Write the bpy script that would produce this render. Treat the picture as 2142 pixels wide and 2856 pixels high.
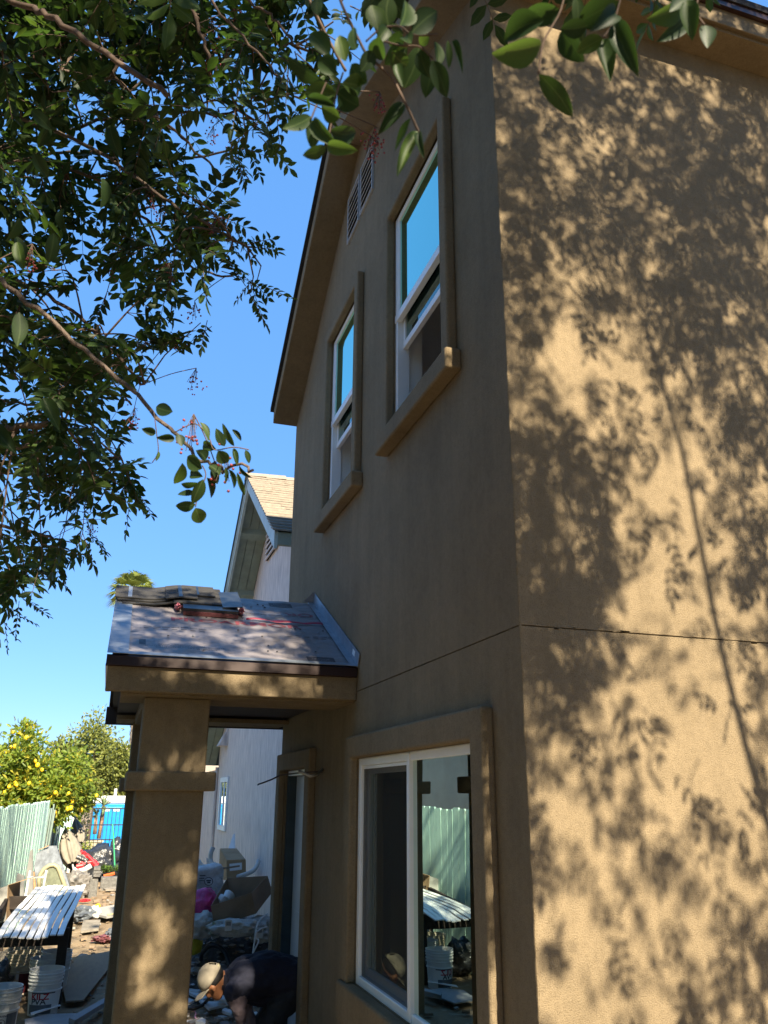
import bpy, bmesh, math, random
import numpy as np
from mathutils import Vector, Matrix, noise as mnoise
R=math.radians
random.seed(7)
for o in list(bpy.data.objects): bpy.data.objects.remove(o)
SC=bpy.context.scene; COL=SC.collection
# ------------------------------------------------------------------ camera
FPX,PIT,YAW,ROL=2286.2,0.33386,0.30954,0.006255     # native pixels, radians
CAM=Vector((0,0,1.9))
_F=Vector((math.sin(YAW)*math.cos(PIT),math.cos(YAW)*math.cos(PIT),math.sin(PIT)))
_r=Vector((math.cos(YAW),-math.sin(YAW),0)); _u=_r.cross(_F)
_R=_r*math.cos(ROL)+_u*math.sin(ROL); _U=-_r*math.sin(ROL)+_u*math.cos(ROL)
cd=bpy.data.cameras.new('camera'); cam=bpy.data.objects.new('camera',cd); COL.objects.link(cam)
cd.sensor_fit='VERTICAL'; cd.sensor_height=36; cd.lens=FPX/2856*36; cd.clip_start=.05; cd.clip_end=2000
cam.matrix_world=Matrix((( _R.x,_U.x,-_F.x,CAM.x),(_R.y,_U.y,-_F.y,CAM.y),(_R.z,_U.z,-_F.z,CAM.z),(0,0,0,1)))
cd.dof.use_dof=True; cd.dof.focus_distance=6.0; cd.dof.aperture_fstop=9.0
SC.camera=cam
# ------------------------------------------------------------------ sky, sun, exposure
SUN_EL,SUN_AZ=R(37),R(174.3)                            # azimuth clockwise from +Y
SUN=Vector((math.sin(SUN_AZ)*math.cos(SUN_EL),math.cos(SUN_AZ)*math.cos(SUN_EL),math.sin(SUN_EL)))
w=bpy.data.worlds.new('World'); SC.world=w; w.use_nodes=True
nt=w.node_tree; bg=nt.nodes['Background']; sky=nt.nodes.new('ShaderNodeTexSky')
sky.sky_type='NISHITA'; sky.sun_disc=False; sky.sun_elevation=SUN_EL; sky.sun_rotation=SUN_AZ
sky.altitude=100; sky.air_density=1.0; sky.dust_density=0; sky.ozone_density=6
mxs=nt.nodes.new('ShaderNodeMix'); mxs.data_type='RGBA'; mxs.inputs[0].default_value=.6   # even out the clear azure sky
nt.links.new(sky.outputs[0],mxs.inputs[6]); mxs.inputs[7].default_value=(.9,2.65,6.1,1)
nt.links.new(mxs.outputs[2],bg.inputs[0]); bg.inputs[1].default_value=.063
sl=bpy.data.lights.new('sun','SUN'); sl.energy=5.0; sl.angle=R(.53); sl.color=(1,.875,.66)
so=bpy.data.objects.new('sun',sl); COL.objects.link(so); so.location=(5,-20,20)
so.rotation_euler=(-SUN).to_track_quat('-Z','Y').to_euler()
vs=SC.view_settings; vs.view_transform='Standard'; vs.look='None'; vs.exposure=1.75; vs.gamma=1
try: vs.use_curve_mapping=False
except Exception: pass
SC.cycles.max_bounces=8; SC.cycles.transparent_max_bounces=16; SC.cycles.use_denoising=True
SC.cycles.sample_clamp_indirect=8
# ------------------------------------------------------------------ layout helpers
def ray(px,py): return _F*FPX+_R*(px-1071)+_U*(1428-py)
def W(px,py,**k):
    d=ray(px,py)
    if 'd' in k: return CAM+d*(k['d']/FPX)
    a,v=next(iter(k.items())); i='xyz'.index(a); return CAM+d*((v-CAM[i])/d[i])
def proj(p):
    d=Vector(p)-CAM; z=d.dot(_F)
    if z<=.02: return None
    return 1071+FPX*d.dot(_R)/z,1428-FPX*d.dot(_U)/z
def crop(x0,y0,s): return lambda x,y:(x0+x*s,y0+y*s)
# ------------------------------------------------------------------ materials
def mat(name,col,rough=.8,var=.12,scale=6,bump=0,bscale=60,metal=0,spec=.4,col2=None,detail=6,stretch=None,coat=0,trans=0,spots=None,bdist=.02):
    m=bpy.data.materials.new(name); m.use_nodes=True; t=m.node_tree; N=t.nodes; L=t.links
    b=N['Principled BSDF']; b.inputs['Roughness'].default_value=rough; b.inputs['Metallic'].default_value=metal
    b.inputs['Specular IOR Level'].default_value=spec
    if coat: b.inputs['Coat Weight'].default_value=coat; b.inputs['Coat Roughness'].default_value=.1
    tc=N.new('ShaderNodeTexCoord'); mp=N.new('ShaderNodeMapping'); L.new(tc.outputs['Object'],mp.inputs[0])
    if stretch: mp.inputs['Scale'].default_value=stretch
    nz=N.new('ShaderNodeTexNoise'); nz.inputs['Scale'].default_value=scale; nz.inputs['Detail'].default_value=detail; nz.inputs['Roughness'].default_value=.65
    L.new(mp.outputs[0],nz.inputs['Vector'])
    c=Vector(col); c2=Vector(col2) if col2 else c*(1-var*2.2); c1=c if col2 else c*(1+var)
    rp=N.new('ShaderNodeValToRGB'); rp.color_ramp.elements[0].position=.3; rp.color_ramp.elements[1].position=.7
    rp.color_ramp.elements[0].color=(*c2,1); rp.color_ramp.elements[1].color=(*c1,1)
    L.new(nz.outputs['Fac'],rp.inputs[0]); out=rp.outputs[0]
    if spots:
        n2=N.new('ShaderNodeTexNoise'); n2.inputs['Scale'].default_value=spots[1]; n2.inputs['Detail'].default_value=8
        L.new(mp.outputs[0],n2.inputs['Vector']); r2=N.new('ShaderNodeValToRGB')
        r2.color_ramp.elements[0].position=spots[2]; r2.color_ramp.elements[1].position=spots[2]+.08
        L.new(n2.outputs['Fac'],r2.inputs[0]); mx=N.new('ShaderNodeMix'); mx.data_type='RGBA'
        L.new(r2.outputs[0],mx.inputs[0]); L.new(out,mx.inputs[6]); mx.inputs[7].default_value=(*spots[0],1); out=mx.outputs[2]
    L.new(out,b.inputs['Base Color'])
    if bump:
        n3=N.new('ShaderNodeTexNoise'); n3.inputs['Scale'].default_value=bscale; n3.inputs['Detail'].default_value=4; n3.inputs['Roughness'].default_value=.6
        L.new(mp.outputs[0],n3.inputs['Vector']); bp=N.new('ShaderNodeBump'); bp.inputs['Strength'].default_value=bump; bp.inputs['Distance'].default_value=bdist
        L.new(n3.outputs['Fac'],bp.inputs['Height']); L.new(bp.outputs[0],b.inputs['Normal'])
    if trans:
        tb=N.new('ShaderNodeBsdfTranslucent'); ms=N.new('ShaderNodeMixShader'); ms.inputs[0].default_value=trans
        L.new(out,tb.inputs[0]); L.new(b.outputs[0],ms.inputs[1]); L.new(tb.outputs[0],ms.inputs[2])
        L.new(ms.outputs[0],N['Material Output'].inputs[0])
    return m
M={}
def stucco(name,c,sc=190,st=.85):
    m=mat(name,c,rough=.92,var=.085,scale=1.7,spec=.12,detail=12)
    t=m.node_tree;N=t.nodes;L=t.links;b=N['Principled BSDF'];tc=next(n for n in N if n.type=='TEX_COORD')
    v=N.new('ShaderNodeTexNoise');v.inputs['Scale'].default_value=sc;v.inputs['Detail'].default_value=3;v.inputs['Roughness'].default_value=.7;L.new(tc.outputs['Object'],v.inputs['Vector'])
    v2=N.new('ShaderNodeTexNoise');v2.inputs['Scale'].default_value=2.2;v2.inputs['Detail'].default_value=3;L.new(tc.outputs['Object'],v2.inputs['Vector'])
    ad=N.new('ShaderNodeMath');ad.operation='MULTIPLY_ADD';L.new(v2.outputs['Fac'],ad.inputs[0]);ad.inputs[1].default_value=2.0;L.new(v.outputs['Fac'],ad.inputs[2])
    bp=N.new('ShaderNodeBump');bp.inputs['Strength'].default_value=st;bp.inputs['Distance'].default_value=.007
    L.new(ad.outputs[0],bp.inputs['Height']);L.new(bp.outputs[0],b.inputs['Normal'])
    # small pits between the sand grains get their shade as darker colour
    rp=N.new('ShaderNodeValToRGB');rp.color_ramp.elements[0].position=.34;rp.color_ramp.elements[1].position=.5
    rp.color_ramp.elements[0].color=(.66,.64,.62,1);rp.color_ramp.elements[1].color=(1,1,1,1);L.new(v.outputs['Fac'],rp.inputs[0])
    mx=N.new('ShaderNodeMix');mx.data_type='RGBA';mx.blend_type='MULTIPLY';mx.inputs[0].default_value=1
    src=b.inputs['Base Color'].links[0].from_socket
    for scl,lo,hi,stv in ((34,.89,1.0,None),(5,.88,1.0,(1,1,.09))):
        mp2=N.new('ShaderNodeMapping');L.new(tc.outputs['Object'],mp2.inputs[0])
        if stv: mp2.inputs['Scale'].default_value=stv
        q=N.new('ShaderNodeTexNoise');q.inputs['Scale'].default_value=scl;q.inputs['Detail'].default_value=6;q.inputs['Roughness'].default_value=.7;L.new(mp2.outputs[0],q.inputs['Vector'])
        r4=N.new('ShaderNodeValToRGB');r4.color_ramp.elements[0].position=.36;r4.color_ramp.elements[1].position=.56;r4.color_ramp.elements[0].color=(lo,lo,lo,1);r4.color_ramp.elements[1].color=(hi,hi,hi,1);L.new(q.outputs['Fac'],r4.inputs[0])
        m4=N.new('ShaderNodeMix');m4.data_type='RGBA';m4.blend_type='MULTIPLY';m4.inputs[0].default_value=1;L.new(src,m4.inputs[6]);L.new(r4.outputs[0],m4.inputs[7]);src=m4.outputs[2]
    L.new(src,mx.inputs[6]);L.new(rp.outputs[0],mx.inputs[7]);L.new(mx.outputs[2],b.inputs['Base Color'])
    return m
M['stucco']=stucco('stucco',(.255,.196,.122))
M['vinyl']=mat('white_vinyl',(.78,.79,.80),rough=.35,var=.02,spec=.5)
M['interior']=mat('drywall',(.80,.80,.78),rough=.9,var=.03)
M['dark']=mat('dark_void',(.02,.02,.02),rough=.9)
M['roofing']=mat('black_shingle',(.035,.034,.036),rough=.95,var=.3,scale=90,bump=.5,bscale=300,bdist=.004)
M['shingle']=mat('charcoal_shingle',(.020,.0195,.021),rough=.9,col2=(.042,.040,.038),scale=25,bump=.6,bscale=350,bdist=.004)
M['underlay']=mat('grey_underlayment',(.195,.175,.18),rough=.42,var=.08,scale=3,bump=.35,bscale=9,bdist=.03,spec=.5)
M['galv']=mat('galvanised_metal',(.27,.30,.34),rough=.42,metal=.6,var=.12,scale=9)
M['brownmetal']=mat('brown_drip_edge',(.03,.012,.009),rough=.35,var=.1,spec=.35)
M['darkwood']=mat('dark_wood',(.04,.03,.024),rough=.8,col2=(.028,.02,.016),scale=5,stretch=(1,1,12),bump=.3,bscale=30)
M['red']=mat('red_print',(.25,.06,.07),rough=.5,var=.15,scale=30)
M['black']=mat('black_print',(.04,.038,.045),rough=.5)
M['pink']=mat('pink_plastic',(.62,.22,.27),rough=.35,var=.2,scale=30,spec=.6)
M['magenta']=mat('magenta_tape',(.33,.02,.06),rough=.4,var=.15,spec=.5)
M['door']=mat('grey_door',(.50,.53,.55),rough=.5,var=.04)
M['greendoor']=mat('blue_green_edge',(.035,.06,.075),rough=.6)
M['conduit']=mat('grey_conduit',(.35,.35,.34),rough=.45,metal=.5)
def glass(name,tint,refl,dark):
    m=bpy.data.materials.new(name);m.use_nodes=True;t=m.node_tree;N=t.nodes;L=t.links;N.remove(N['Principled BSDF'])
    g=N.new('ShaderNodeBsdfGlossy');g.inputs['Roughness'].default_value=.003;g.inputs['Color'].default_value=(*tint,1)
    tr=N.new('ShaderNodeBsdfTransparent');tr.inputs[0].default_value=(*dark,1)
    nz=N.new('ShaderNodeTexNoise');nz.inputs['Scale'].default_value=.9;nz.inputs['Detail'].default_value=1
    tc=N.new('ShaderNodeTexCoord');L.new(tc.outputs['Object'],nz.inputs['Vector'])
    bp=N.new('ShaderNodeBump');bp.inputs['Strength'].default_value=.10;bp.inputs['Distance'].default_value=.02
    L.new(nz.outputs['Fac'],bp.inputs['Height']);L.new(bp.outputs[0],g.inputs['Normal'])
    fr=N.new('ShaderNodeFresnel');fr.inputs['IOR'].default_value=1.5;ad=N.new('ShaderNodeMath');ad.operation='MULTIPLY_ADD'
    L.new(fr.outputs[0],ad.inputs[0]);ad.inputs[1].default_value=1.5;ad.inputs[2].default_value=refl;ad.use_clamp=True
    mx=N.new('ShaderNodeMixShader');L.new(ad.outputs[0],mx.inputs[0]);L.new(tr.outputs[0],mx.inputs[1]);L.new(g.outputs[0],mx.inputs[2])
    L.new(mx.outputs[0],N['Material Output'].inputs[0]);return m
M['glass']=glass('window_glass',(.50,.92,.80),.6,(.30,.34,.33))
M['glass_low']=glass('lower_glass',(.85,1,.93),.5,(.25,.28,.27))
def screenmat():
    m=mat('insect_screen',(.02,.021,.02),rough=.9);t=m.node_tree;N=t.nodes;L=t.links
    tr=N.new('ShaderNodeBsdfTransparent');mx=N.new('ShaderNodeMixShader');mx.inputs[0].default_value=.38
    L.new(tr.outputs[0],mx.inputs[1]);L.new(N['Principled BSDF'].outputs[0],mx.inputs[2]);L.new(mx.outputs[0],N['Material Output'].inputs[0]);return m
M['screen']=screenmat()
# ------------------------------------------------------------------ mesh builder
class MB:
    def __init__(s): s.v=[];s.f=[];s.mi=[];s.uv=None
    def add(s,vs,fs,m=0):
        n=len(s.v); s.v+=[tuple(v) for v in vs]; s.f+=[tuple(i+n for i in f) for f in fs]; s.mi+=[m]*len(fs); return s
    def box(s,a,b,m=0,M4=None):
        x0,x1=sorted((a[0],b[0]));y0,y1=sorted((a[1],b[1]));z0,z1=sorted((a[2],b[2]))
        vs=[Vector(p) for p in ((x0,y0,z0),(x1,y0,z0),(x1,y1,z0),(x0,y1,z0),(x0,y0,z1),(x1,y0,z1),(x1,y1,z1),(x0,y1,z1))]
        if M4: vs=[M4@v for v in vs]
        return s.add(vs,[(0,3,2,1),(4,5,6,7),(0,1,5,4),(1,2,6,5),(2,3,7,6),(3,0,4,7)],m)
    def prism(s,poly,vec,m=0):
        p=[Vector(q) for q in poly];v=Vector(vec);n=len(p)
        nrm=sum(((p[i]-p[0]).cross(p[i+1]-p[0]) for i in range(1,n-1)),Vector())
        if nrm.dot(v)>0: p=p[::-1]
        return s.add(p+[q+v for q in p],[tuple(range(n)),tuple(range(2*n-1,n-1,-1))]+[(i,i+n,(i+1)%n+n,(i+1)%n) for i in range(n)],m)
    def tube(s,pts,r,seg=6,m=0,cap=True):
        pts=[Vector(p) for p in pts];n=len(pts);rs=r if isinstance(r,(list,tuple)) else [r]*n;vs=[];prev=None
        for i,p in enumerate(pts):
            d=(pts[min(i+1,n-1)]-pts[max(i-1,0)])
            d=d.normalized() if d.length>1e-9 else Vector((0,0,1))
            if prev is None: a=d.orthogonal().normalized()
            else:
                a=prev-d*prev.dot(d); a=a.normalized() if a.length>1e-6 else d.orthogonal().normalized()
            prev=a;b=d.cross(a)
            for k in range(seg):
                t=2*math.pi*k/seg;vs.append(p+(a*math.cos(t)+b*math.sin(t))*rs[i])
        fs=[(i*seg+k,i*seg+(k+1)%seg,(i+1)*seg+(k+1)%seg,(i+1)*seg+k) for i in range(n-1) for k in range(seg)]
        if cap: fs+=[tuple(range(seg-1,-1,-1)),tuple(range((n-1)*seg,n*seg))]
        return s.add(vs,fs,m)
    def lathe(s,prof,c=(0,0,0),seg=24,m=0,wob=None):
        vs=[];n=len(prof)
        for r,z in prof:
            for k in range(seg):
                t=2*math.pi*k/seg;rr=r*(wob(t,z) if wob else 1);vs.append((c[0]+rr*math.cos(t),c[1]+rr*math.sin(t),c[2]+z))
        return s.add(vs,[(i*seg+k,i*seg+(k+1)%seg,(i+1)*seg+(k+1)%seg,(i+1)*seg+k) for i in range(n-1) for k in range(seg)],m)
    def blob(s,c,rad,seed=0,amp=.2,freq=2.,m=0,sub=4,flat=0):
        bm=bmesh.new();bmesh.ops.create_icosphere(bm,subdivisions=sub,radius=1);vs=[]
        for v in bm.verts:
            p=v.co;k=1+amp*mnoise.noise(p*freq+Vector((seed*7.3,seed*1.7,0)))+amp*.5*mnoise.noise(p*freq*2.7+Vector((seed,5,0)))-amp*.55*abs(mnoise.noise(p*freq*3.6+Vector((seed,9,3))))-amp*.3*abs(mnoise.noise(p*freq*8+Vector((seed,2,7))))
            q=Vector((p.x*rad[0]*k,p.y*rad[1]*k,p.z*rad[2]*k))
            if flat and q.z<-rad[2]*flat: q.z=-rad[2]*flat
            vs.append(q+Vector(c))
        fs=[tuple(v.index for v in f.verts) for f in bm.faces];bm.free();return s.add(vs,fs,m)
    def build(s,name,mats,parent=None,smooth=False,bevel=0,loc=None):
        me=bpy.data.meshes.new(name);me.from_pydata(s.v,[],s.f)
        for mm in (mats if isinstance(mats,(list,tuple)) else [mats]): me.materials.append(M[mm] if isinstance(mm,str) else mm)
        if any(s.mi): me.polygons.foreach_set('material_index',s.mi)
        if smooth: me.polygons.foreach_set('use_smooth',[True]*len(me.polygons))
        me.update();o=bpy.data.objects.new(name,me);COL.objects.link(o)
        if bevel:
            b=o.modifiers.new('b','BEVEL');b.width=bevel;b.segments=3;b.limit_method='ANGLE';b.angle_limit=R(40)
        if parent: setpar(o,parent)
        return o
def setpar(o,p): o.parent=p; o.matrix_parent_inverse=Matrix.Translation(p.location).inverted() if p.type=='EMPTY' and p.rotation_euler[2]==0 else p.matrix_basis.inverted()
def tag(o,label,cat,group=None,kind=None):
    if label:o['label']=label
    if cat:o['category']=cat
    if group:o['group']=group
    if kind:o['kind']=kind
    return o
def thing(name,label,cat,loc,group=None):
    o=bpy.data.objects.new(name,None);o.empty_display_size=.1;COL.objects.link(o);o.location=loc;return tag(o,label,cat,group)
def struct(o): o['kind']='structure';return o
def share(name,me,parent,mw):
    o=bpy.data.objects.new(name,me);COL.objects.link(o)
    o.parent=parent;o.matrix_parent_inverse=Matrix.Identity(4) if parent is None else Matrix.Translation(parent.matrix_basis.translation).inverted()
    o.matrix_basis=mw;return o
def textmesh(txt,size,bold=False):
    c=bpy.data.curves.new('t','FONT');c.body=txt;c.size=size;c.align_x='CENTER';c.align_y='CENTER'
    if bold:c.offset=size*.025
    o=bpy.data.objects.new('t',c);COL.objects.link(o);dg=bpy.context.evaluated_depsgraph_get();dg.update()
    me=bpy.data.meshes.new_from_object(o.evaluated_get(dg));bpy.data.objects.remove(o);return me
def text(name,txt,size,o,xa,ya,m,parent,bold=False,warp=None,sx=1):
    me=textmesh(txt,size,bold)
    if warp:
        bm_=bmesh.new();bm_.from_mesh(me);bmesh.ops.subdivide_edges(bm_,edges=bm_.edges[:],cuts=2);bm_.to_mesh(me);bm_.free()
    xa=Vector(xa).normalized();ya=Vector(ya).normalized();o=Vector(o)
    for v in me.vertices: v.co=warp(v.co.x*sx,v.co.y) if warp else o+xa*v.co.x*sx+ya*v.co.y
    me.materials.clear();me.materials.append(M[m]);ob=bpy.data.objects.new(name,me);COL.objects.link(ob);setpar(ob,parent);return ob
def wall_holes(mb,ax,p_out,p_in,a0,a1,z0,z1,holes,flip=False):
    """wall sheet of real thickness; ax='x' -> plane x=p, along y;  ax='y' -> plane y=p, along x"""
    A=sorted({a0,a1,*[h[0] for h in holes],*[h[1] for h in holes]});Z=sorted({z0,z1,*[h[2] for h in holes],*[h[3] for h in holes]})
    A=[a for a in A if a0<=a<=a1];Z=[z for z in Z if z0<=z<=z1]
    P=(lambda p,a,z:(p,a,z)) if ax=='x' else (lambda p,a,z:(a,p,z))
    for i in range(len(A)-1):
        for j in range(len(Z)-1):
            ca,cz=(A[i]+A[i+1])/2,(Z[j]+Z[j+1])/2
            if any(h[0]<ca<h[1] and h[2]<cz<h[3] for h in holes): continue
            for p in (p_out,p_in): mb.add([P(p,A[i],Z[j]),P(p,A[i+1],Z[j]),P(p,A[i+1],Z[j+1]),P(p,A[i],Z[j+1])],[(0,1,2,3)])
    for h in holes+[(a0,a1,z0,z1)]:
        b0,b1,c0,c1=max(h[0],a0),min(h[1],a1),max(h[2],z0),min(h[3],z1)
        for e in (((b0,c0),(b1,c0)),((b1,c0),(b1,c1)),((b1,c1),(b0,c1)),((b0,c1),(b0,c0))):
            (q,r_),(s_,t_)=e;mb.add([P(p_out,q,r_),P(p_out,s_,t_),P(p_in,s_,t_),P(p_in,q,r_)],[(0,1,2,3)])
# ================================================================== ground
M['dirt']=mat('dry_dirt',(.28,.205,.125),rough=.95,col2=(.18,.13,.08),scale=2.2,bump=.5,bscale=22,bdist=.05,spots=((.34,.27,.19),9,.6))
def gz(x,y):
    z=0 if y<26 else -.42*min(1,(y-26)/6)
    if -1.0<x<2.0 and 2<y<26: z+=.035*mnoise.noise(Vector((x*1.7,y*1.7,0)))+.02*mnoise.noise(Vector((x*5,y*5,3)))-.02
    return z
xs=sorted(set(np.round(np.concatenate([np.linspace(-400,-6,12),np.arange(-4,5.1,.2),np.linspace(8,400,12)]),3)))
ys=sorted(set(np.round(np.concatenate([np.linspace(-300,-6,10),np.arange(-4,36,.25),np.linspace(40,700,16)]),3)))
g=MB();vsl=[(x,y,gz(x,y)) for y in ys for x in xs];nx=len(xs)
g.add(vsl,[(j*nx+i,j*nx+i+1,(j+1)*nx+i+1,(j+1)*nx+i) for j in range(len(ys)-1) for i in range(nx-1)])
struct(g.build('ground','dirt',smooth=True))
# ================================================================== tan stucco house
X0,Y0,YF=1.605,3.11,8.25
XT=1.545                                            # face of the raised trim
H=thing('stucco_house','new two-storey tan stucco house with gable end, white windows and small porch','house',(X0,Y0,0))
W1=(3.80,4.80,4.23,5.95);W2=(5.70,6.63,4.23,5.95);WL=(3.55,5.55,.80,2.14);DO=(6.95,8.02,.0,2.12)
JZ=2.592
wa=MB();wall_holes(wa,'x',X0,X0+.16,Y0,YF,-.3,JZ-.0032,[WL,(DO[0],DO[1],-.3,DO[3])])
wall_holes(wa,'x',X0,X0+.16,Y0,YF,JZ+.0032,5.95,[W1[:3]+(5.95,),W2[:3]+(5.95,)])
for p in (X0,X0+.16): wa.add([(p,Y0,5.95),(p,8.0,5.95),(p,5.82,7.62),(p,Y0,6.42)],[(0,1,2,3)])
wa.box((X0+.012,Y0+.015,JZ-.03),(X0+.05,YF-.01,JZ+.03))
wa.build('gable_wall','stucco',H)
wb=MB();wall_holes(wb,'y',Y0,Y0+.16,X0+.16,7.4,-.3,JZ-.0032,[]);wall_holes(wb,'y',Y0,Y0+.16,X0+.16,7.4,JZ+.0032,6.42,[]);wb.add([(X0,Y0,5.95),(X0+.16,Y0,5.95),(X0+.16,Y0,6.42),(X0,Y0,6.42)],[(0,1,2,3)])
wb.box((X0+.015,Y0+.012,JZ-.03),(7.3,Y0+.05,JZ+.03));wb.build('front_wall','stucco',H)
wc=MB();wc.box((X0+.163,YF-.16,-.3),(7.4,YF,5.9));wall_holes(wc,'x',7.4,7.24,Y0+.165,YF-.165,-.3,6.3,[(3.6,5.0,3.5,5.6),(5.6,7.6,3.5,5.6),(4,6,.9,2.1)]);wc.build('rear_wall','stucco',H)  # unseen openings added on the far side to let daylight into the rooms
# corner bead and the stucco that slopped over the joint
random.seed(31)
cb=[(X0+.004+random.uniform(-.0015,.0015),Y0+.004+random.uniform(-.0015,.0015),-.2+i*.035) for i in range(180)]
MB().tube(cb,[.0062+random.uniform(-.002,.0022) for _ in cb],6).build('corner_bead','stucco',H)
sb=MB()
for i in range(60):
    if i<30: y=random.uniform(Y0+.05,5.5);l=random.uniform(.008,.05);zz=JZ+random.choice([-.0045,.0045])+random.uniform(-.001,.001);sb.box((X0-.001,y,zz-.003),(X0+.012,y+l,zz+.003))
    else: x=random.uniform(X0+.05,3.8);l=random.uniform(.008,.06);zz=JZ+random.choice([-.0045,.0045])+random.uniform(-.001,.001);sb.box((x,Y0-.001,zz-.003),(x+l,Y0+.012,zz+.003))
o=sb.build('joint_slop','stucco',H);o['kind']='stuff'
# rooms behind the windows
it=MB();it.box((X0+.17,Y0+.17,2.62),(7.2,YF-.17,2.74));it.box((X0+.17,Y0+.17,6.02),(7.2,8.0,6.08))
it.box((X0+.17,5.22,2.745),(7.2,5.32,6.015));it.box((X0+.165,Y0+.165,0.02),(7.2,YF-.165,.06))
it.box((X0+.165,6.3,.065),(5,6.42,2.615));it.box((4.2,Y0+.17,.065),(4.3,6.29,2.615))
it.build('interior_partition','interior',H)
MB().box((2.9,5.1,2.75),(3.8,5.215,5.0)).build('dark_panel','greendoor',H)  # dark panel added for the dark part of the room behind the window
def bx(a,b,name,m,par,bev=.012): o=MB().box(a,b).build(name,m,par,bevel=bev);return o
def trim(op,wd,sill,head,name='window_trim'):
    y0,y1,z0,z1=op;t=MB()
    t.prism([(XT,y0-wd,z0),(XT,y0-wd,z1+head),(XT,y1+wd,z1+head),(XT,y1+wd,z0),(XT,y1,z0),(XT,y1,z1),(XT,y0,z1),(XT,y0,z0)],(X0+.002-XT,0,0))
    if sill: t.box((XT-.035,y0-wd-.05,z0-.13),(X0+.002,y1+wd+.05,z0-.0))
    o=t.build(name,'stucco',H,bevel=.016);return o
trim(W1,.105,1,.10);trim(W2,.105,1,.10)
def hung(op,xf):
    y0,y1,z0,z1=op;fr=MB();e=.045;zm=5.10
    fr.box((xf,y0,z0),(xf+.09,y0+e,z1));fr.box((xf,y1-e,z0),(xf+.09,y1,z1));fr.box((xf+.001,y0+e,z1-e),(xf+.089,y1-e,z1));fr.box((xf+.001,y0+e,z0),(xf+.089,y1-e,z0+e))
    f=fr.build('window_frame','vinyl',H,bevel=.006)
    s=MB();s.box((xf-.006,y0+.004,zm-.035),(xf+.035,y1-.004,zm+.025));s.box((xf+.004,y0+e,zm+.027),(xf+.03,y0+e+.03,z1-e));s.box((xf+.004,y1-e-.03,zm+.027),(xf+.03,y1-e,z1-e));s.build('upper_sash','vinyl',f,bevel=.004)
    MB().box((xf+.014,y0+e+.028,zm+.02),(xf+.02,y1-e-.028,z1-e+.002)).build('pane','glass',f)
    s=MB();zl=4.90;s.box((xf+.042,y0+e,zl-.05),(xf+.075,y1-e,zl));s.box((xf+.042,y0+e,zl),(xf+.075,y0+e+.035,zm+.6));s.box((xf+.042,y1-e-.035,zl),(xf+.075,y1-e,zm+.6));s.build('raised_sash','vinyl',f,bevel=.004)
    MB().box((xf+.055,y0+e+.033,zl-.002),(xf+.061,y1-e-.033,zm+.6)).build('pane','glass_dim',f)
M['glass_dim']=glass('inner_glass',(.6,.8,.75),.12,(.3,.36,.34))
hung(W1,1.612);hung(W2,1.612)
for (a_,b_,c_,d_) in (W1,W2):                        # drywall returns inside the openings
    MB().box((X0+.107,b_-.014,c_),(X0+.20,b_-.002,d_)).build('drywall_return','interior',H);MB().box((X0+.107,a_+.002,c_),(X0+.20,a_+.014,d_)).build('drywall_return','interior',H);MB().box((X0+.107,a_+.015,d_-.014),(X0+.20,b_-.015,d_-.002)).build('drywall_return','interior',H)
# ground floor sliding window
y0,y1,z0,z1=WL
trim(WL,.145,0,.145);o=MB();o.box((XT-.02,y0-.17,z0-.22),(X0+.002,y1+.17,z0));o.build('window_sill','stucco',H,bevel=.02)
xf=1.608;fr=MB();e=.05;ym=4.56
fr.box((xf,y0,z0),(xf+.09,y0+e,z1));fr.box((xf,y1-e,z0),(xf+.09,y1,z1));fr.box((xf+.001,y0+e,z1-e),(xf+.089,y1-e,z1));fr.box((xf+.001,y0+e,z0),(xf+.089,y1-e,z0+e))
LW=fr.build('window_frame','vinyl',H,bevel=.006)
MB().box((xf-.008,ym-.045,z0+.01),(xf+.05,ym,z1-.01)).build('mullion','vinyl',LW,bevel=.004)
MB().box((xf+.016,y0+e,z0+e-.002),(xf+.022,ym-.03,z1-e+.002)).build('pane','glass_low',LW)
s=MB();a,b=ym+.002,y1-e-.002
s.box((xf+.045,a,z0+e+.002),(xf+.08,a+.04,z1-e-.002));s.box((xf+.045,b-.045,z0+e+.002),(xf+.08,b,z1-e-.002));s.box((xf+.046,a+.04,z0+e+.002),(xf+.079,b-.045,z0+e+.05));s.box((xf+.046,a+.04,z1-e-.05),(xf+.079,b-.045,z1-e-.002));s.build('sliding_sash','vinyl',LW,bevel=.004)
MB().box((xf+.058,a+.038,z0+e+.048),(xf+.064,b-.043,z1-e-.048)).build('pane','glass_low',LW)
s=MB();s.box((xf+.012,a,z0+e+.002),(xf+.03,a+.012,z1-e));s.box((xf+.012,b-.012,z0+e+.002),(xf+.03,b,z1-e));s.box((xf+.013,a+.012,z1-e-.02),(xf+.029,b-.012,z1-e-.002));s.build('screen_frame','vinyl',LW)
MB().box((xf+.0195,a+.01,z0+e+.002),(xf+.0205,b-.01,z1-e-.01)).build('insect_screen','screen',LW)
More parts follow.
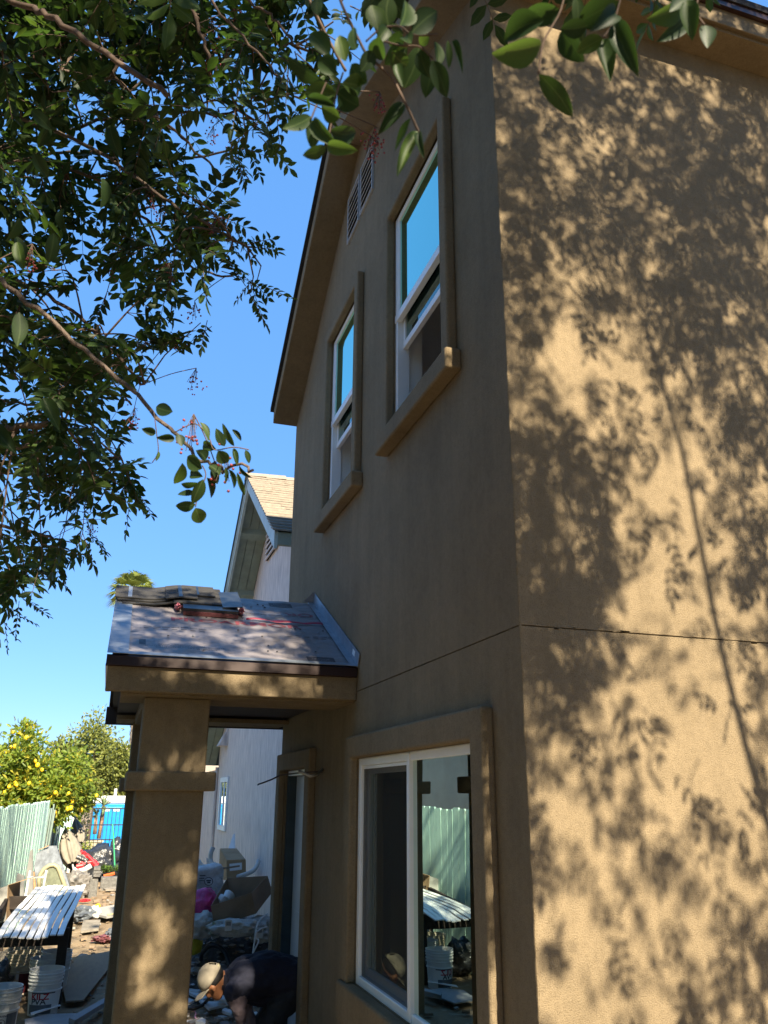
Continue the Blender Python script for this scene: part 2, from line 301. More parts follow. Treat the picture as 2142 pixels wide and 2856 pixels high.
# door in the porch
y0,y1,z0,z1=DO
t=MB();t.prism([(XT,y0-.16,-.05),(XT,y0-.16,z1+.15),(XT,y1+.16,z1+.15),(XT,y1+.16,-.05),(XT,y1,-.05),(XT,y1,z1),(XT,y0,z1),(XT,y0,-.05)],(X0+.002-XT,0,0));t.build('door_trim','stucco',H,bevel=.014)
d=MB();d.box((X0+.10,y0+.05,.02),(X0+.145,y1-.045,z1-.05));D=d.build('door','door',H,bevel=.004)
q=MB()
for zz in ((.2,.95),(1.1,1.95)):
    q.box((X0+.092,y0+.18,zz[0]),(X0+.099,y0+.45,zz[1]));q.box((X0+.092,y0+.55,zz[0]),(X0+.099,y0+.82,zz[1]))
q.build('door_panel','door',D,bevel=.004)
MB().box((X0+.02,y1-.04,.0),(X0+.15,y1-.002,z1-.002)).build('door_jamb','greendoor',D)
MB().box((X0+.02,y0+.002,z1-.045),(X0+.15,y1-.042,z1-.002)).build('door_head','vinyl',D)
MB().box((X0-.03,y0,-.03),(X0+.2,y1,.02)).build('door_threshold','galv',D)
# stub of cable hanging from the wall beside the door
def wob(pts,n=8,a=.0):
    out=[]
    for i in range(len(pts)-1):
        p,q_=Vector(pts[i]),Vector(pts[i+1])
        for k in range(n): out.append(p.lerp(q_,k/n)+Vector((random.uniform(-a,a),)*3))
    return out+[Vector(pts[-1])]
cz=crop(740,1980,260/1659)
c1=[W(*cz(1010,1070),x=1.60),W(*cz(900,1160),x=1.52),W(*cz(800,1180),x=1.47),W(*cz(600,1090),x=1.40),W(*cz(620,1110),x=1.36)]
MB().tube(c1,.012,8).build('cable_stub','conduit',H,smooth=True)
k3=crop(550,1950,400/1659)
MB().tube([W(*k3(1440,840),x=1.6),W(*k3(1200,850),y=6.72),W(*k3(960,880),y=6.75),W(*k3(860,930),y=6.78),W(*k3(760,968),y=6.8),W(*k3(705,985),y=6.8),W(*k3(700,998),y=6.8)],.006,6).build('cable_end','black',H,smooth=True)
M['ventgrey']=mat('grey_vent_metal',(.40,.42,.45),rough=.5,var=.1)
# louvred gable vents
def vent(ya,yb,za,zb):
    v=MB();e=.012;v.box((X0-.018,ya,za),(X0+.03,ya+e,zb));v.box((X0-.018,yb-e,za),(X0+.03,yb,zb));v.box((X0-.017,ya+e,za),(X0+.03,yb-e,za+e));v.box((X0-.017,ya+e,zb-e),(X0+.03,yb-e,zb))
    f=v.build('gable_vent','ventgrey',H);MB().box((X0-.001,ya+e,za+e),(X0+.002,yb-e,zb-e)).build('vent_back','dark',f)
    n=7
    for i in range(n):
        z=za+e+(i+.5)*(zb-za-2*e)/n
        MB().prism([(X0-.020,ya+e,z-.022),(X0-.016,ya+e,z-.022),(X0-.003,ya+e,z+.012),(X0-.007,ya+e,z+.012)],(0,yb-ya-2*e,0)).build('slat','vinyl',f)
vent(5.355,5.72,6.70,7.20);vent(5.775,6.14,6.70,7.20)
# main roof
NE,RG,FE=(2.89,6.28),(5.82,7.56),(8.26,5.80);T=.165
rp=MB();XR=1.34
rp.prism([(XR,*NE),(XR,*RG),(XR,RG[0],RG[1]+T),(XR,NE[0],NE[1]+T)],(6.4,0,0));rp.prism([(XR+.002,*RG),(XR+.002,*FE),(XR+.002,FE[0],FE[1]+T),(XR+.002,RG[0],RG[1]+T)],(6.39,0,0))
rp.build('roof_eave','stucco',H,bevel=.008)
MB().box((X0+.002,NE[0]+.03,6.262),(7.7,Y0-.001,6.30)).build('soffit','stucco',H)
rs=MB();XS=1.31
def off(p,dy,dz): return (XS,p[0]+dy,p[1]+dz)
rs.prism([off(NE,-.04,T+.002),off(RG,0,T+.012),off(RG,0,T+.05),off(NE,-.045,T+.045)],(6.5,0,0));rs.prism([off(RG,.001,T+.012),off(FE,.035,T-.01),off(FE,.04,T+.035),off(RG,.001,T+.05)],(6.5,0,0))
ROOF=rs.build('roof_shingles','roofing',H)
MB().box((1.34,NE[0]-.03,NE[1]+T-.045),(7.7,NE[0]-.003,NE[1]+T+.01)).build('drip_edge','brownmetal',H)
# ------------------------------------------------------------------ porch (part of the house)
PY,PR,PB=5.60,7.08,8.56;PXL=-.07
def pz(y): return 2.745+(min(y,2*PR-y)-PY)*.52
deck=MB()
deck.prism([(PXL+.02,PY+.01,pz(PY)-.05),(PXL+.02,PR,pz(PR)-.05),(PXL+.02,PR,pz(PR)),(PXL+.02,PY+.01,pz(PY))],(X0-PXL-.021,0,0))
deck.prism([(PXL+.02,PR+.001,pz(PR)-.05),(PXL+.02,PB-.01,pz(PB)-.05),(PXL+.02,PB-.01,pz(PB)),(PXL+.02,PR+.001,pz(PR))],(X0-PXL-.021,0,0))
deck.prism([(PXL+.05,PY+.06,2.69),(PXL+.05,PB-.06,2.69),(PXL+.05,PR,pz(PR)-.07)],(.12,0,0))
PD=deck.build('porch_roof_deck','darkwood',H)
# front stucco fascia; rear one in dark wood, its shade put into the colour
MB().box((PXL,PY+.012,2.53),(X0-.001,PY+.075,2.692)).build('porch_fascia','stucco',H,bevel=.008)
MB().box((PXL,PB-.075,2.535),(2.2,PB-.012,2.70)).build('porch_fascia','darkwood',H,bevel=.008)
MB().box((PXL+.10,PY+.076,2.52),(X0-.001,6.26,2.56)).build('porch_soffit','stucco',H)
MB().box((PXL+.10,7.96,2.545),(X0-.001,PB-.076,2.58)).build('porch_soffit','stucco',H)
MB().box((PXL+.10,6.262,2.60),(X0-.001,7.958,2.64)).build('porch_ceiling','darkwood',H)
MB().box((.19,6.262,2.50),(.62,7.958,2.598)).build('porch_beam','stucco',H,bevel=.01)
# stucco columns with a projecting band
for yc,yd in ((5.81,6.09),(8.22,8.48)):
    c=MB().box((.186,yc,-.3),(.622,yd,2.521 if yc<6 else 2.546)).build('column','stucco',H,bevel=.012)
    MB().box((.118,yc-.055,1.925),(.69,yd+.05,2.045)).build('column_band','stucco',c,bevel=.012)
# metal edges and printed underlayment
def rp_(x,y,h=0): return Vector((x,y,pz(y)+h*.887))+Vector((0,-h*.461,0))
def sheet(x0,x1,ya,yb,h,th,nx_=1,ny_=1,fn=None):
    m=MB();vs=[]
    for s_ in (0,1):
        for j in range(ny_+1):
            for i in range(nx_+1):
                x=x0+(x1-x0)*i/nx_;y=ya+(yb-ya)*j/ny_;vs.append(rp_(x,y,h+(th if s_ else 0)+(fn(x,y) if fn else 0)))
    n=(nx_+1)*(ny_+1);q=lambda s_,i,j:s_*n+j*(nx_+1)+i;fs=[]
    for j in range(ny_):
        for i in range(nx_): fs+=[(q(1,i,j),q(1,i+1,j),q(1,i+1,j+1),q(1,i,j+1)),(q(0,i,j),q(0,i,j+1),q(0,i+1,j+1),q(0,i+1,j))]
    for i in range(nx_): fs+=[(q(0,i,0),q(0,i+1,0),q(1,i+1,0),q(1,i,0)),(q(0,i,ny_),q(1,i,ny_),q(1,i+1,ny_),q(0,i+1,ny_))]
    for j in range(ny_): fs+=[(q(0,0,j),q(1,0,j),q(1,0,j+1),q(0,0,j+1)),(q(0,nx_,j),q(0,nx_,j+1),q(1,nx_,j+1),q(1,nx_,j))]
    return m.add(vs,fs)
wr=lambda x,y:.011*abs(mnoise.noise(Vector((x*2.6+y*2,y*8-x*2,1))))+.007*abs(mnoise.noise(Vector((x*8,y*6+x*4,5))))-.004
sheet(PXL+.03,X0-.03,PY+.03,PR-.01,.012,.004,80,70,wr).build('underlayment','underlay',PD,smooth=False)
sheet(PXL+.03,X0-.03,PR+.01,PB-.03,.012,.004,6,6).build('underlayment','underlay',PD)
sheet(PXL-.012,PXL+.12,PY+.0,PR,.024,.003).build('rake_flashing','galv',PD)
sheet(PXL+.12,X0-.05,PY-.012,PY+.035,.026,.003).build('eave_flashing','galv',PD)
e=MB();e.prism([(PXL-.012,PY-.016,2.69),(PXL-.012,PY-.012,2.75),(PXL-.012,PY+.004,2.76),(PXL-.012,PY+.006,2.685)],(X0-PXL-.0,0,0));e.build('drip_edge','brownmetal',PD)
MB().box((PXL-.014,PY,2.685),(PXL+.018,PR,2.70),M4=Matrix.Translation((0,0,0))).build('rake_trim','brownmetal',PD)
fl=MB();n_=12
fl.prism([rp_(X0-.012,PY-.02,.02),rp_(X0-.012,PR-.02,.02),rp_(X0-.012,PR-.02,.12),rp_(X0-.012,PY-.02,.12)],(.006,0,0))
fl.prism([rp_(X0-.06,PY-.02,.028),rp_(X0-.0125,PY-.02,.028),rp_(X0-.0125,PR-.02,.028),rp_(X0-.06,PR-.02,.028)],(0,-.0015,.003))
fl.prism([rp_(X0-.0125,PR-.02,.03),rp_(X0-.0125,PR-.02,.14),rp_(X0-.10,PR-.01,.03)],(0,.004,0))
fl.build('wall_flashing','galv',PD)
MB().prism([rp_(X0-.0135,PY+.08,.06),rp_(X0-.0135,PY+.14,.06),rp_(X0-.0135,PY+.14,.10),rp_(X0-.0135,PY+.08,.10)],(.001,0,0)).build('price_sticker','vinyl',PD)
# print on the underlayment
sd=Vector((0,.887,.461))
def onroof(x,y,h=.026): return (x,y)
def rtext(txt,size,xy,flip,m,bold=False,sx=1,h=.0172):
    sg=-1 if flip else 1
    def wp(u,v):
        x,y=xy[0]+sg*u,xy[1]+sg*v*.887;return rp_(x,y,h+wr(x,y))
    return text('printed_lettering',txt,size,(0,0,0),(1,0,0),(0,1,0),m,PD,bold=bold,warp=wp,sx=sx)
rtext('PROARMOR',.125,(.84,6.39),0,'red',True,1.5)
rtext('OR',.115,(1.40,6.72),1,'red',True,1.5)
for (x,y) in ((1.28,6.95),(1.36,5.70),(.135,5.86)):
    wd=.10 if x>.2 else .022
    lg=sheet(x-wd,x+wd,y-.045,y+.05,.0172,.0006,8,6,wr).build('printed_logo','black',PD)
    if x>.2: rtext('OWENS\nCORNING',.036,(x,y-.005),0,'underlay',False,1,.0186)
for y in (6.14,6.18,6.66):
    for i in range(22):
        x=.14+i*.066
        if .55<x<1.15 and y<6.5: continue
        sheet(x,x+(.04 if y==6.14 else .055),y,y+.006,.0172,.0005,2,1,wr).build('printed_dash','black',PD)
for r_ in range(3): rtext(['ROOF UNDERLAYMENT','SYNTHETIC ROOFING UNDERLAYMENT','CAUTION SLIPPERY WHEN WET'][r_],.03,(.40+.02*r_,5.83-.03*r_),0,'black')
random.seed(3)
for i in range(26):
    x,y=random.uniform(.12,1.52),random.uniform(5.72,7.0)
    MB().lathe([(0,.006),(.007,.005),(.008,0)],rp_(x,y,.02),8).build('cap_nail','black' if i%4 else 'galv',PD)
# torn strip of magenta tape
tp=MB();vs=[];NN=24
for i in range(NN+1):
    f=i/NN;x=.92+.62*f;yy=6.46-.01*f+.012*math.sin(f*9);wd=.006+.052*f*(1-.3*f)+.012*math.sin(f*6)
    vs+=[rp_(x,yy-wd*.5,.027+.012*abs(math.sin(f*8))),rp_(x,yy+wd*.5,.03+.014*abs(math.sin(f*7+1)))]
tp.add(vs,[(2*i,2*i+2,2*i+3,2*i+1) for i in range(NN)]);o=tp.build('torn_tape','magenta',PD,smooth=True);sm=o.modifiers.new('s','SOLIDIFY');sm.thickness=.002
# ------------------------------------------------------------------ things left on the porch roof
def drape(name,x0,x1,ya,yb,hfun,th,par,m,n=14):
    s=sheet(x0,x1,ya,yb,.0,th,n,4,hfun);return s.build(name,m,par)
M['dullpink']=mat('dull_pink_wrap',(.16,.055,.06),rough=.4,var=.3,scale=30)
SB=thing('shingle_bundle','black shingle bundle in torn pink plastic wrap on the porch roof','shingle bundle',rp_(.55,6.65))
M['wrap']=mat('black_wrapper',(.022,.026,.03),rough=.35,var=.3,scale=12,spec=.5,spots=((.22,.24,.26),3,.66))
drape('wrapped_shingles',.43,.86,6.50,6.95,lambda x,y:.025,.05,SB,'wrap',4)
drape('wrapped_shingles',.74,.90,6.56,7.12,lambda x,y:.078+.015*(x-.74)/.16,.006,SB,'wrap',4)
for xx in (.395,.895):
    b_=MB().blob(rp_(xx,6.60,.05),(.026,.075,.026),int(xx*10),.6,4,sub=3);b_.build('pink_wrap','pink',SB)
drape('wrap_edge',.432,.86,6.488,6.502,lambda x,y:.022,.03,SB,'dullpink',4)
SS=thing('shingle_stack','loose grey-black asphalt shingles draped over the porch roof ridge','shingles',rp_(.2,6.8))
def hump(o_):
    def f(x,y): return .026+o_+.036*max(0,min(1,(x-.18)/.25))**2*(3-2*max(0,min(1,(x-.18)/.25)))
    return f
for i,(x0,x1,ya,yb,ho) in enumerate(((-.03,.47,6.66,7.10,0),(-.07,.44,6.70,7.13,.012),(-.09,.40,6.73,7.16,.024),(.36,.76,6.62,7.07,.012),(.44,.70,6.80,7.16,.026),(.30,.55,6.68,7.14,.036))):
    o=drape('shingle',x0,x1,ya,yb,hump(ho),.009,SS,'shingle')
    MB_=sheet(x0+.1,x0+.13,ya+.02,yb-.02,.0,.001,2,4,lambda x,y,h=hump(ho):h(x,y)+.0095);MB_.build('sealant_strip','galv' if i==2 else 'wrap',o)
    for kx in (.03,.22,.33):
        if x0+kx+.09<x1: sheet(x0+kx,x0+kx+.1,ya+.12+.09*(kx>.1),ya+.128+.09*(kx>.1),0,.001,3,1,lambda x,y,h=hump(ho):h(x,y)+.0095).build('shingle_slot','black',o)
# ================================================================== white neighbour house
M['white_stucco']=mat('white_brushed_stucco',(.86,.735,.65),rough=.9,col2=(.50,.415,.38),scale=15,stretch=(1,1,.2),detail=10,bump=.35,bscale=30,bdist=.02)
M['tan_shingle']=mat('tan_shingle',(.30,.255,.20),rough=.95,col2=(.20,.165,.13),scale=14,bump=.3,bscale=120)
M['sage']=mat('sage_green_paint',(.30,.345,.28),rough=.6,var=.1,scale=5)
M['sagelight']=mat('pale_sage_paint',(.50,.58,.56),rough=.55,var=.08,scale=6)
M['gutter']=mat('dark_green_gutter',(.10,.135,.125),rough=.5)
NH=thing('white_house','white stucco house with tan shingle roof and sage green eaves behind the porch','house',(2.0,9.5,0))
xn,xb=2.0,1.55;nr=(11.58,6.42);ne=(9.0,4.78);sl=.745;fe=(16.9,nr[1]-sl*(16.9-nr[0]))
def nzf(y): return nr[1]-sl*(y-nr[0]) if y>nr[0] else nr[1]-(nr[0]-y)*(nr[1]-ne[1])/(nr[0]-ne[0])
g=MB();wall=[(xn,9.5,-.3),(xn,16.45,-.3),(xn,16.45,nzf(16.45)-.02),(xn,*[nr[0],nr[1]-.02]),(xn,9.5,nzf(9.5)-.02)]
g.prism(wall,(.15,0,0));g.box((2.151,9.5,-.3),(9,9.65,nzf(9.5)-.05));g.build('gable_wall','white_stucco',NH)
# soffit boards between outlookers, barge boards
outl=[12.35,13.35,14.4,15.5];th=.02
def seg(ya,yb,xa,xc,name,m,t0=-.03,t1=0,par=NH): return MB().prism([(xa,ya,nzf(ya)+t0),(xa,yb,nzf(yb)+t0),(xa,yb,nzf(yb)+t1),(xa,ya,nzf(ya)+t1)],(xc-xa,0,0)).build(name,m,par)
wbd=(xn-xb-.04)/3
ed=[nr[0]+.01]+outl+[fe[0]]
for i in range(len(ed)-1):
    for k in range(3): seg(ed[i]+.035,ed[i+1]-.035,xb+.04+k*wbd,xb+.04+(k+1)*wbd-.008,'soffit_board','sage')
for k in range(3): seg(ne[0]+.03,nr[0]-.01,xb+.04+k*wbd,xb+.04+(k+1)*wbd-.008,'soffit_board','sage')
for y in outl: seg(y-.045,y+.045,xb+.04,xn-.001,'outlooker','sage',-.11,-.004)
seg(nr[0],fe[0],xb,xb+.039,'barge_board','sagelight',-.15,.02);seg(ne[0],nr[0]-.001,xb,xb+.039,'barge_board','sagelight',-.19,.02)
seg(nr[0],fe[0],xb-.012,xb-.001,'barge_trim','sagelight',-.06,.03)
# shingle courses as stepped strips
def courses(a,b,n,m,x0,x1,par):
    r=MB()
    for i in range(n):
        f0,f1=i/n,(i+1)/n;y0=a[0]+(b[0]-a[0])*f0;z0=a[1]+(b[1]-a[1])*f0;y1=a[0]+(b[0]-a[0])*f1;z1=a[1]+(b[1]-a[1])*f1
        x=x0
        while x<x1:
            wd=random.uniform(.25,.45);j=random.uniform(0,.014);xe=min(x+wd,x1)
            r.prism([(x,y0-.02-j if b[0]>a[0] else y0+.02+j,z0+.028),(x,y1,z1+.02),(x,y1,z1+.035),(x,y0-.02-j if b[0]>a[0] else y0+.02+j,z0+.052)],(xe-x,0,0));x=xe
    return r.build('shingle_courses',m,par)
o=courses((ne[0]-.03,ne[1]-.02),nr,22,'tan_shingle',xb-.03,5.2,NH);o['kind']='stuff'
seg(nr[0],fe[0]+.04,xb-.035,5.2,'roof_deck','gutter',.021,.055)
for i in range(12): MB().prism([(xb-.04+i*.3,nr[0]-.1,nr[1]-.0),(xb-.04+i*.3,nr[0],nr[1]+.085+.01*(i%2)),(xb-.04+i*.3,nr[0]+.12,nr[1]-.02)],(.31,0,.012)).build('ridge_cap','tan_shingle',NH)
MB().box((xb+.04,ne[0]-.03,ne[1]-.15),(6,ne[0]+.03,ne[1]-.0)).build('eave_board','sage',NH)
gt=MB();gt.box((xb+.3,ne[0]-.13,ne[1]-.10),(6,ne[0]-.035,ne[1]+.02));gt.build('gutter','gutter',NH,bevel=.01)
MB().box((xb+.27,ne[0]-.14,ne[1]-.12),(xb+.30,ne[0]-.031,ne[1]+.03)).build('gutter_end','sagelight',NH)
# louvred gable vent, wall window, hood, corner trim
vy=W(775,1500,x=xn)
v=MB();v.box((xn-.02,10.9,5.3),(xn-.004,12.1,5.98));V=v.build('gable_vent','dark',NH)
for i in range(7): MB().prism([(xn-.024,10.9,5.30+i*.095),(xn-.05,10.9,5.285+i*.095),(xn-.05,10.9,5.32+i*.095),(xn-.024,10.9,5.345+i*.095)],(0,1.2,0)).build('slat','white_stucco',V)
MB().box((xn-.056,11.28,5.27),(xn-.0245,11.36,6.0)).build('vent_mullion','white_stucco',V)
M['glass_n']=glass('far_glass',(.85,.95,1),.55,(.2,.22,.22))
f=MB();ya,yb,za,zb=14.83,15.84,1.33,2.2
f.box((xn-.03,ya,za),(xn-.001,ya+.1,zb));f.box((xn-.03,yb-.1,za),(xn-.001,yb,zb));f.box((xn-.031,ya+.1,za),(xn-.001,yb-.1,za+.08));f.box((xn-.031,ya+.1,zb-.08),(xn-.001,yb-.1,zb));f.box((xn-.025,15.3,za+.08),(xn-.002,15.35,zb-.08))
F=f.build('window_frame','vinyl',NH);MB().box((xn-.012,ya+.1,za+.08),(xn-.004,yb-.1,zb-.08)).build('pane','glass_n',F)
MB().prism([(xn-.001,15.35,3.05),(xn-.001,15.35,2.74),(xn-.16,15.35,2.74)],(0,.35,0)).build('vent_hood','white_stucco',NH)
MB().tube([(xn-.03,16.42,0),(xn-.03,16.42,2.4)],.03,8).build('downpipe','white_stucco',NH)
MB().tube([(xn-.02,14.2,5.0-.42),(xn-.03,14.15,4.3),(xn-.03,14.3,4.1)],.01,5).build('wire','gutter',NH)
# lower wing beyond
lw=MB();lw.box((1.95,16.47,-.3),(6,20,2.35));lw.build('wing_wall','white_stucco',NH)
lf=MB();lf.prism([(1.45,16.6,2.42),(1.45,20.2,2.32),(1.45,20.2,2.5),(1.45,16.6,2.6)],(.05,0,0));lf.build('wing_fascia','sagelight',NH)
MB().prism([(1.42,16.5,2.6),(1.42,20.3,2.5),(4.2,20.3,3.4),(4.2,16.5,3.5)],(0,0,.05)).build('wing_roof','tan_shingle',NH)
# ================================================================== mint board fence
M['mint']=mat('mint_fence_paint',(.58,.83,.72),rough=.75,col2=(.45,.70,.59),scale=9,stretch=(3,3,.35),bump=.8,bscale=60,bdist=.02,spots=((.42,.44,.36),14,.63))
M['oldgreen']=mat('weathered_green_board',(.22,.30,.27),rough=.85,col2=(.13,.17,.15),scale=8,stretch=(3,3,.3),bump=.6,bscale=50)
FX=-1.05
FN=thing('board_fence','mint green painted board fence along the left side of the yard','fence',(FX,8,0))
random.seed(11);y=3.2
while y<19:
    wd=random.uniform(.17,.215);tilt=random.uniform(-.003,.0005);top=1.74+random.uniform(-.015,.02);dx=random.uniform(-.003,.003)
    MB().prism([(FX+dx,y,-.05),(FX+dx+tilt,y+wd-.006,-.05),(FX+dx+tilt,y+wd-.006,top),(FX+dx+tilt,y+wd-.03,top+.02),(FX+dx,y+.02,top+.02),(FX+dx,y,top)],(-.02,0,0)).build('board','mint',FN);y+=wd
for z in (.4,1.4): MB().box((FX-.075,3.2,z),(FX-.036,19,z+.09)).build('rail','oldgreen',FN)
for k in range(8): MB().box((FX-.17,3.4+k*2.2,-.1),(FX-.08,3.49+k*2.2,1.7)).build('post','oldgreen',FN)
OF=thing('weathered_fence','weathered dark green leaning boards past the end of the mint fence','fence',(FX,22,0))
y=19.05
while y<29:
    wd=random.uniform(.2,.3);top=1.62+random.uniform(-.12,.12);dx=random.uniform(-.06,.03);ln=random.uniform(-.05,.1)
    MB().prism([(FX+dx,y,-.05),(FX+dx,y+wd-.015,-.05),(FX+dx+ln,y+wd-.015,top),(FX+dx+ln,y,top)],(-.025,0,0)).build('board','oldgreen',OF);y+=wd
for yy,hh,xx in ((24.6,1.42,-.92),(25.2,1.5,-.86),(26.0,1.55,-.80)):
    p=thing('picket_post','pale green pointed fence picket beside the gate, '+{24.6:'shortest',25.2:'middle one',26.0:'tallest and rightmost'}[yy],'fence post',(xx,yy,0))
    MB().prism([(xx-.09,yy,-.05),(xx+.09,yy,-.05),(xx+.09,yy,hh-.1),(xx,yy,hh),(xx-.09,yy,hh-.1)],(0,.03,0)).build('picket','mint',p);MB().box((xx-.05,yy+.031,.3),(xx+.05,yy+.08,hh-.2)).build('stake','oldgreen',p)
# house beyond the fence (seen in the window reflection)
M['cream']=mat('cream_stucco',(.58,.50,.37),rough=.9,var=.06,scale=2,bump=.3,bscale=120)
LH=thing('cream_house','cream stucco house beyond the mint fence, seen in the window reflection','house',(-3.6,12,0))
hb=MB();wall_holes(hb,'x',-3.4,-3.55,6,18.2,-.3,3.3,[(11.2,12.4,1.5,2.6)]);hb.box((-9,6,-.3),(-3.56,6.15,3.3));hb.box((-9,18.05,-.3),(-3.56,18.2,3.3));hb.build('wall','cream',LH)
MB().box((-3.5,11.2,1.5),(-3.46,12.4,2.6)).build('window_pane','glass_n',LH);MB().prism([(-2.95,5.6,3.25),(-9.2,5.6,5.4),(-9.2,5.6,5.55),(-2.95,5.6,3.4)],(0,12.9,0)).build('roof','tan_shingle',LH)
# ================================================================== far end of the yard
M['iron']=mat('black_iron',(.03,.032,.035),rough=.5,metal=.4);M['galvpost']=mat('grey_post',(.45,.45,.44),rough=.5,metal=.3,var=.15)
GT=thing('iron_gate','black iron bar gate across the end of the yard','gate',(0,24.6,0))
zl,zh=.05,1.55
for i in range(14):
    x=-.66+i*.1;MB().box((x,24.6,zl),(x+.016,24.616,zh)).build('bar','iron',GT)
for z in (.35,.75,1.12,1.53): MB().box((-.68,24.59,z),(.66,24.599,z+.03)).build('rail','iron',GT)
for x in (-.73,.68): MB().box((x,24.57,-.1),(x+.07,24.64,1.68)).build('post','galvpost',GT)
M['blue']=mat('blue_plastic',(.0,.21,.55),rough=.4,var=.08,spec=.5);M['whiteplastic']=mat('white_plastic',(.55,.55,.53),rough=.45,var=.05)
PT=thing('portable_toilet','bright blue portable toilet with white roof behind the iron gate','portable toilet',(.25,32,-.42))
b=MB();b.box((-.32,31.4,-.42),(.82,32.5,1.62));b.build('cabin','blue',PT,bevel=.03)
MB().box((-.22,31.36,-.3),(.62,31.399,1.5)).build('door','blue',PT,bevel=.015)
for x in (.02,.34): MB().box((x,31.352,1.36),(x+.2,31.359,1.45)).build('vent_grille','whiteplastic',PT)
for x in (-.1,.1,.3,.5): MB().box((x,31.35,-.1),(x+.05,31.3595,1.2)).build('rib','blue',PT,bevel=.004)
rf=MB();rf.prism([(-.36,31.36,1.621),(.86,31.36,1.621),(.86,31.36,1.72),(.70,31.36,1.86),(-.2,31.36,1.86),(-.36,31.36,1.72)],(0,1.2,0));rf.build('roof','whiteplastic',PT,bevel=.03)
MB().tube([(.35,31.7,1.85),(.35,31.7,2.1)],.05,8).build('vent_pipe','whiteplastic',PT)
M['terracotta']=mat('cream_planter',(.36,.31,.24),rough=.8,var=.1)
kz=crop(150,2200,250/1580)
pl=thing('planter_box','cream rectangular planter behind the iron gate','planter',(-.3,27,-.1))
a,b_=W(*kz(560,1060),y=27),W(*kz(880,905),y=27)
MB().box((a.x,27,-.15),(b_.x-.04,27.4,b_.z-.06)).build('box','terracotta',pl,bevel=.01);MB().box((a.x-.03,26.97,b_.z-.06),(b_.x,27.43,b_.z)).build('rim','terracotta',pl,bevel=.01)
M['agave']=mat('agave_leaf',(.16,.21,.09),rough=.5,var=.3,scale=8);M['stalk']=mat('yucca_trunk',(.30,.19,.12),rough=.9,var=.3,scale=20,bump=.6,bscale=60)
def yucca(bx_,by,tx,ty,y,n,s,lab):
    p=W(*kz(bx_,by),y=y);q=W(*kz(tx,ty),y=y);t=thing('yucca',lab,'yucca',(p.x,y,p.z))
    MB().tube([p,p.lerp(q,.5)+Vector((.01,0,0)),q],[.06,.05,.045],8).build('trunk','stalk',t,smooth=True)
    m=MB()
    for i in range(n):
        a=i*2.399;el=R(random.uniform(-30,75));d=Vector((math.cos(a)*math.cos(el),math.sin(a)*math.cos(el),math.sin(el)));L=s*random.uniform(.7,1.1);sd_=d.cross(Vector((0,0,1))).normalized()*.022
        e=q+d*L-Vector((0,0,.12*L));md=q+d*L*.5
        m.add([q-sd_*.5,q+sd_*.5,md+sd_,md-sd_,e],[(0,1,2,3),(3,2,4)])
    m.build('leaf_rosette','agave',t)
yucca(790,880,880,300,28,46,.5,'taller yucca with spiky rosette in front of the blue toilet');yucca(720,800,745,450,28.3,34,.33,'shorter yucca stem with small rosette beside the taller one')
# tarp heap, bags and poles before the gate
M['tarp']=mat('black_tarp',(.03,.032,.036),rough=.3,var=.3,scale=6,bump=.7,bscale=7,bdist=.06,spec=.6)
def at(px,y=None,z=None): return W(*px,y=y) if y is not None else W(*px,z=z)
c=W(*kz(800,1250),y=22.6);t=MB().blob((c.x-.05,22.6,.28),(.62,.5,.42),3,.35,1.8,flat=.65);tag(t.build('tarp_heap','tarp',smooth=True),'heap under a shiny black tarp in front of the gate','tarp')
c=W(*kz(1100,1150),y=23.4);t=MB().blob((c.x,23.6,.36),(.28,.3,.48),8,.3,2,flat=.75);tag(t.build('rubbish_bag','tarp',smooth=True),'black rubbish bag standing at the right end of the gate','bag')
M['greenpole']=mat('green_pole',(.05,.36,.16),rough=.5);t=MB().tube([W(*kz(1075,1380),y=22),W(*kz(1060,1000),y=22.05),W(*kz(1035,625),y=22.1)],.016,6);tag(t.build('garden_stake','greenpole'),'thin green garden stake standing before the gate','stake')
M['wood']=mat('new_timber',(.32,.19,.09),rough=.8,var=.2,scale=6,stretch=(1,6,6));M['cardboard']=mat('cardboard',(.36,.24,.135),rough=.9,var=.1,scale=5);M['cardin']=mat('cardboard_brown',(.27,.185,.12),rough=.9,var=.1,scale=5)
c=W(*kz(1150,1170),y=23);t=MB().box((c.x-.2,22.95,c.z-.04),(c.x+.25,23.05,c.z+.05));t.box((c.x-.18,22.96,-.1),(c.x-.1,23.04,c.z-.041));t.box((c.x+.13,22.96,-.1),(c.x+.2,23.04,c.z-.041));tag(t.build('sawhorse','wood'),'small raw timber sawhorse beside the black bag','sawhorse')
# closed patio umbrella leaning on the fence
M['canvas']=mat('beige_canvas',(.23,.205,.165),rough=.85,var=.1,scale=7,bump=.3,bscale=12)
def umbrella(b,tp_,r,lab):
    b,tp_=Vector(b),Vector(tp_);ax=(tp_-b).normalized();t=thing('patio_umbrella',lab,'umbrella',b)
    q=ax.to_track_quat('Z','Y').to_matrix().to_4x4();L=(tp_-b).length;m=MB()
    pr=[(.55,.0),(.9,.15),(1.0,.35),(.8,.6),(.5,.82),(.22,.95),(.08,1.0)]
    m.lathe([(r*a,z*L) for a,z in pr],(0,0,0),32,wob=lambda t_,z:1+.25*math.sin(t_*8));m.v=[tuple(Matrix.Translation(b)@q@Vector(v)) for v in m.v]
    m.build('canopy','canvas',t,smooth=True);MB().tube([b-ax*.5,tp_+ax*.06],.02,8).build('pole','galvpost',t)
umbrella(W(*kz(330,1330),y=20.5),W(*kz(205,700),y=20.9),.2,'closed beige patio umbrella leaning on the old fence, in front')
umbrella(W(*kz(450,960),y=21.6),W(*kz(375,520),y=21.9),.13,'smaller closed beige umbrella behind the larger one')
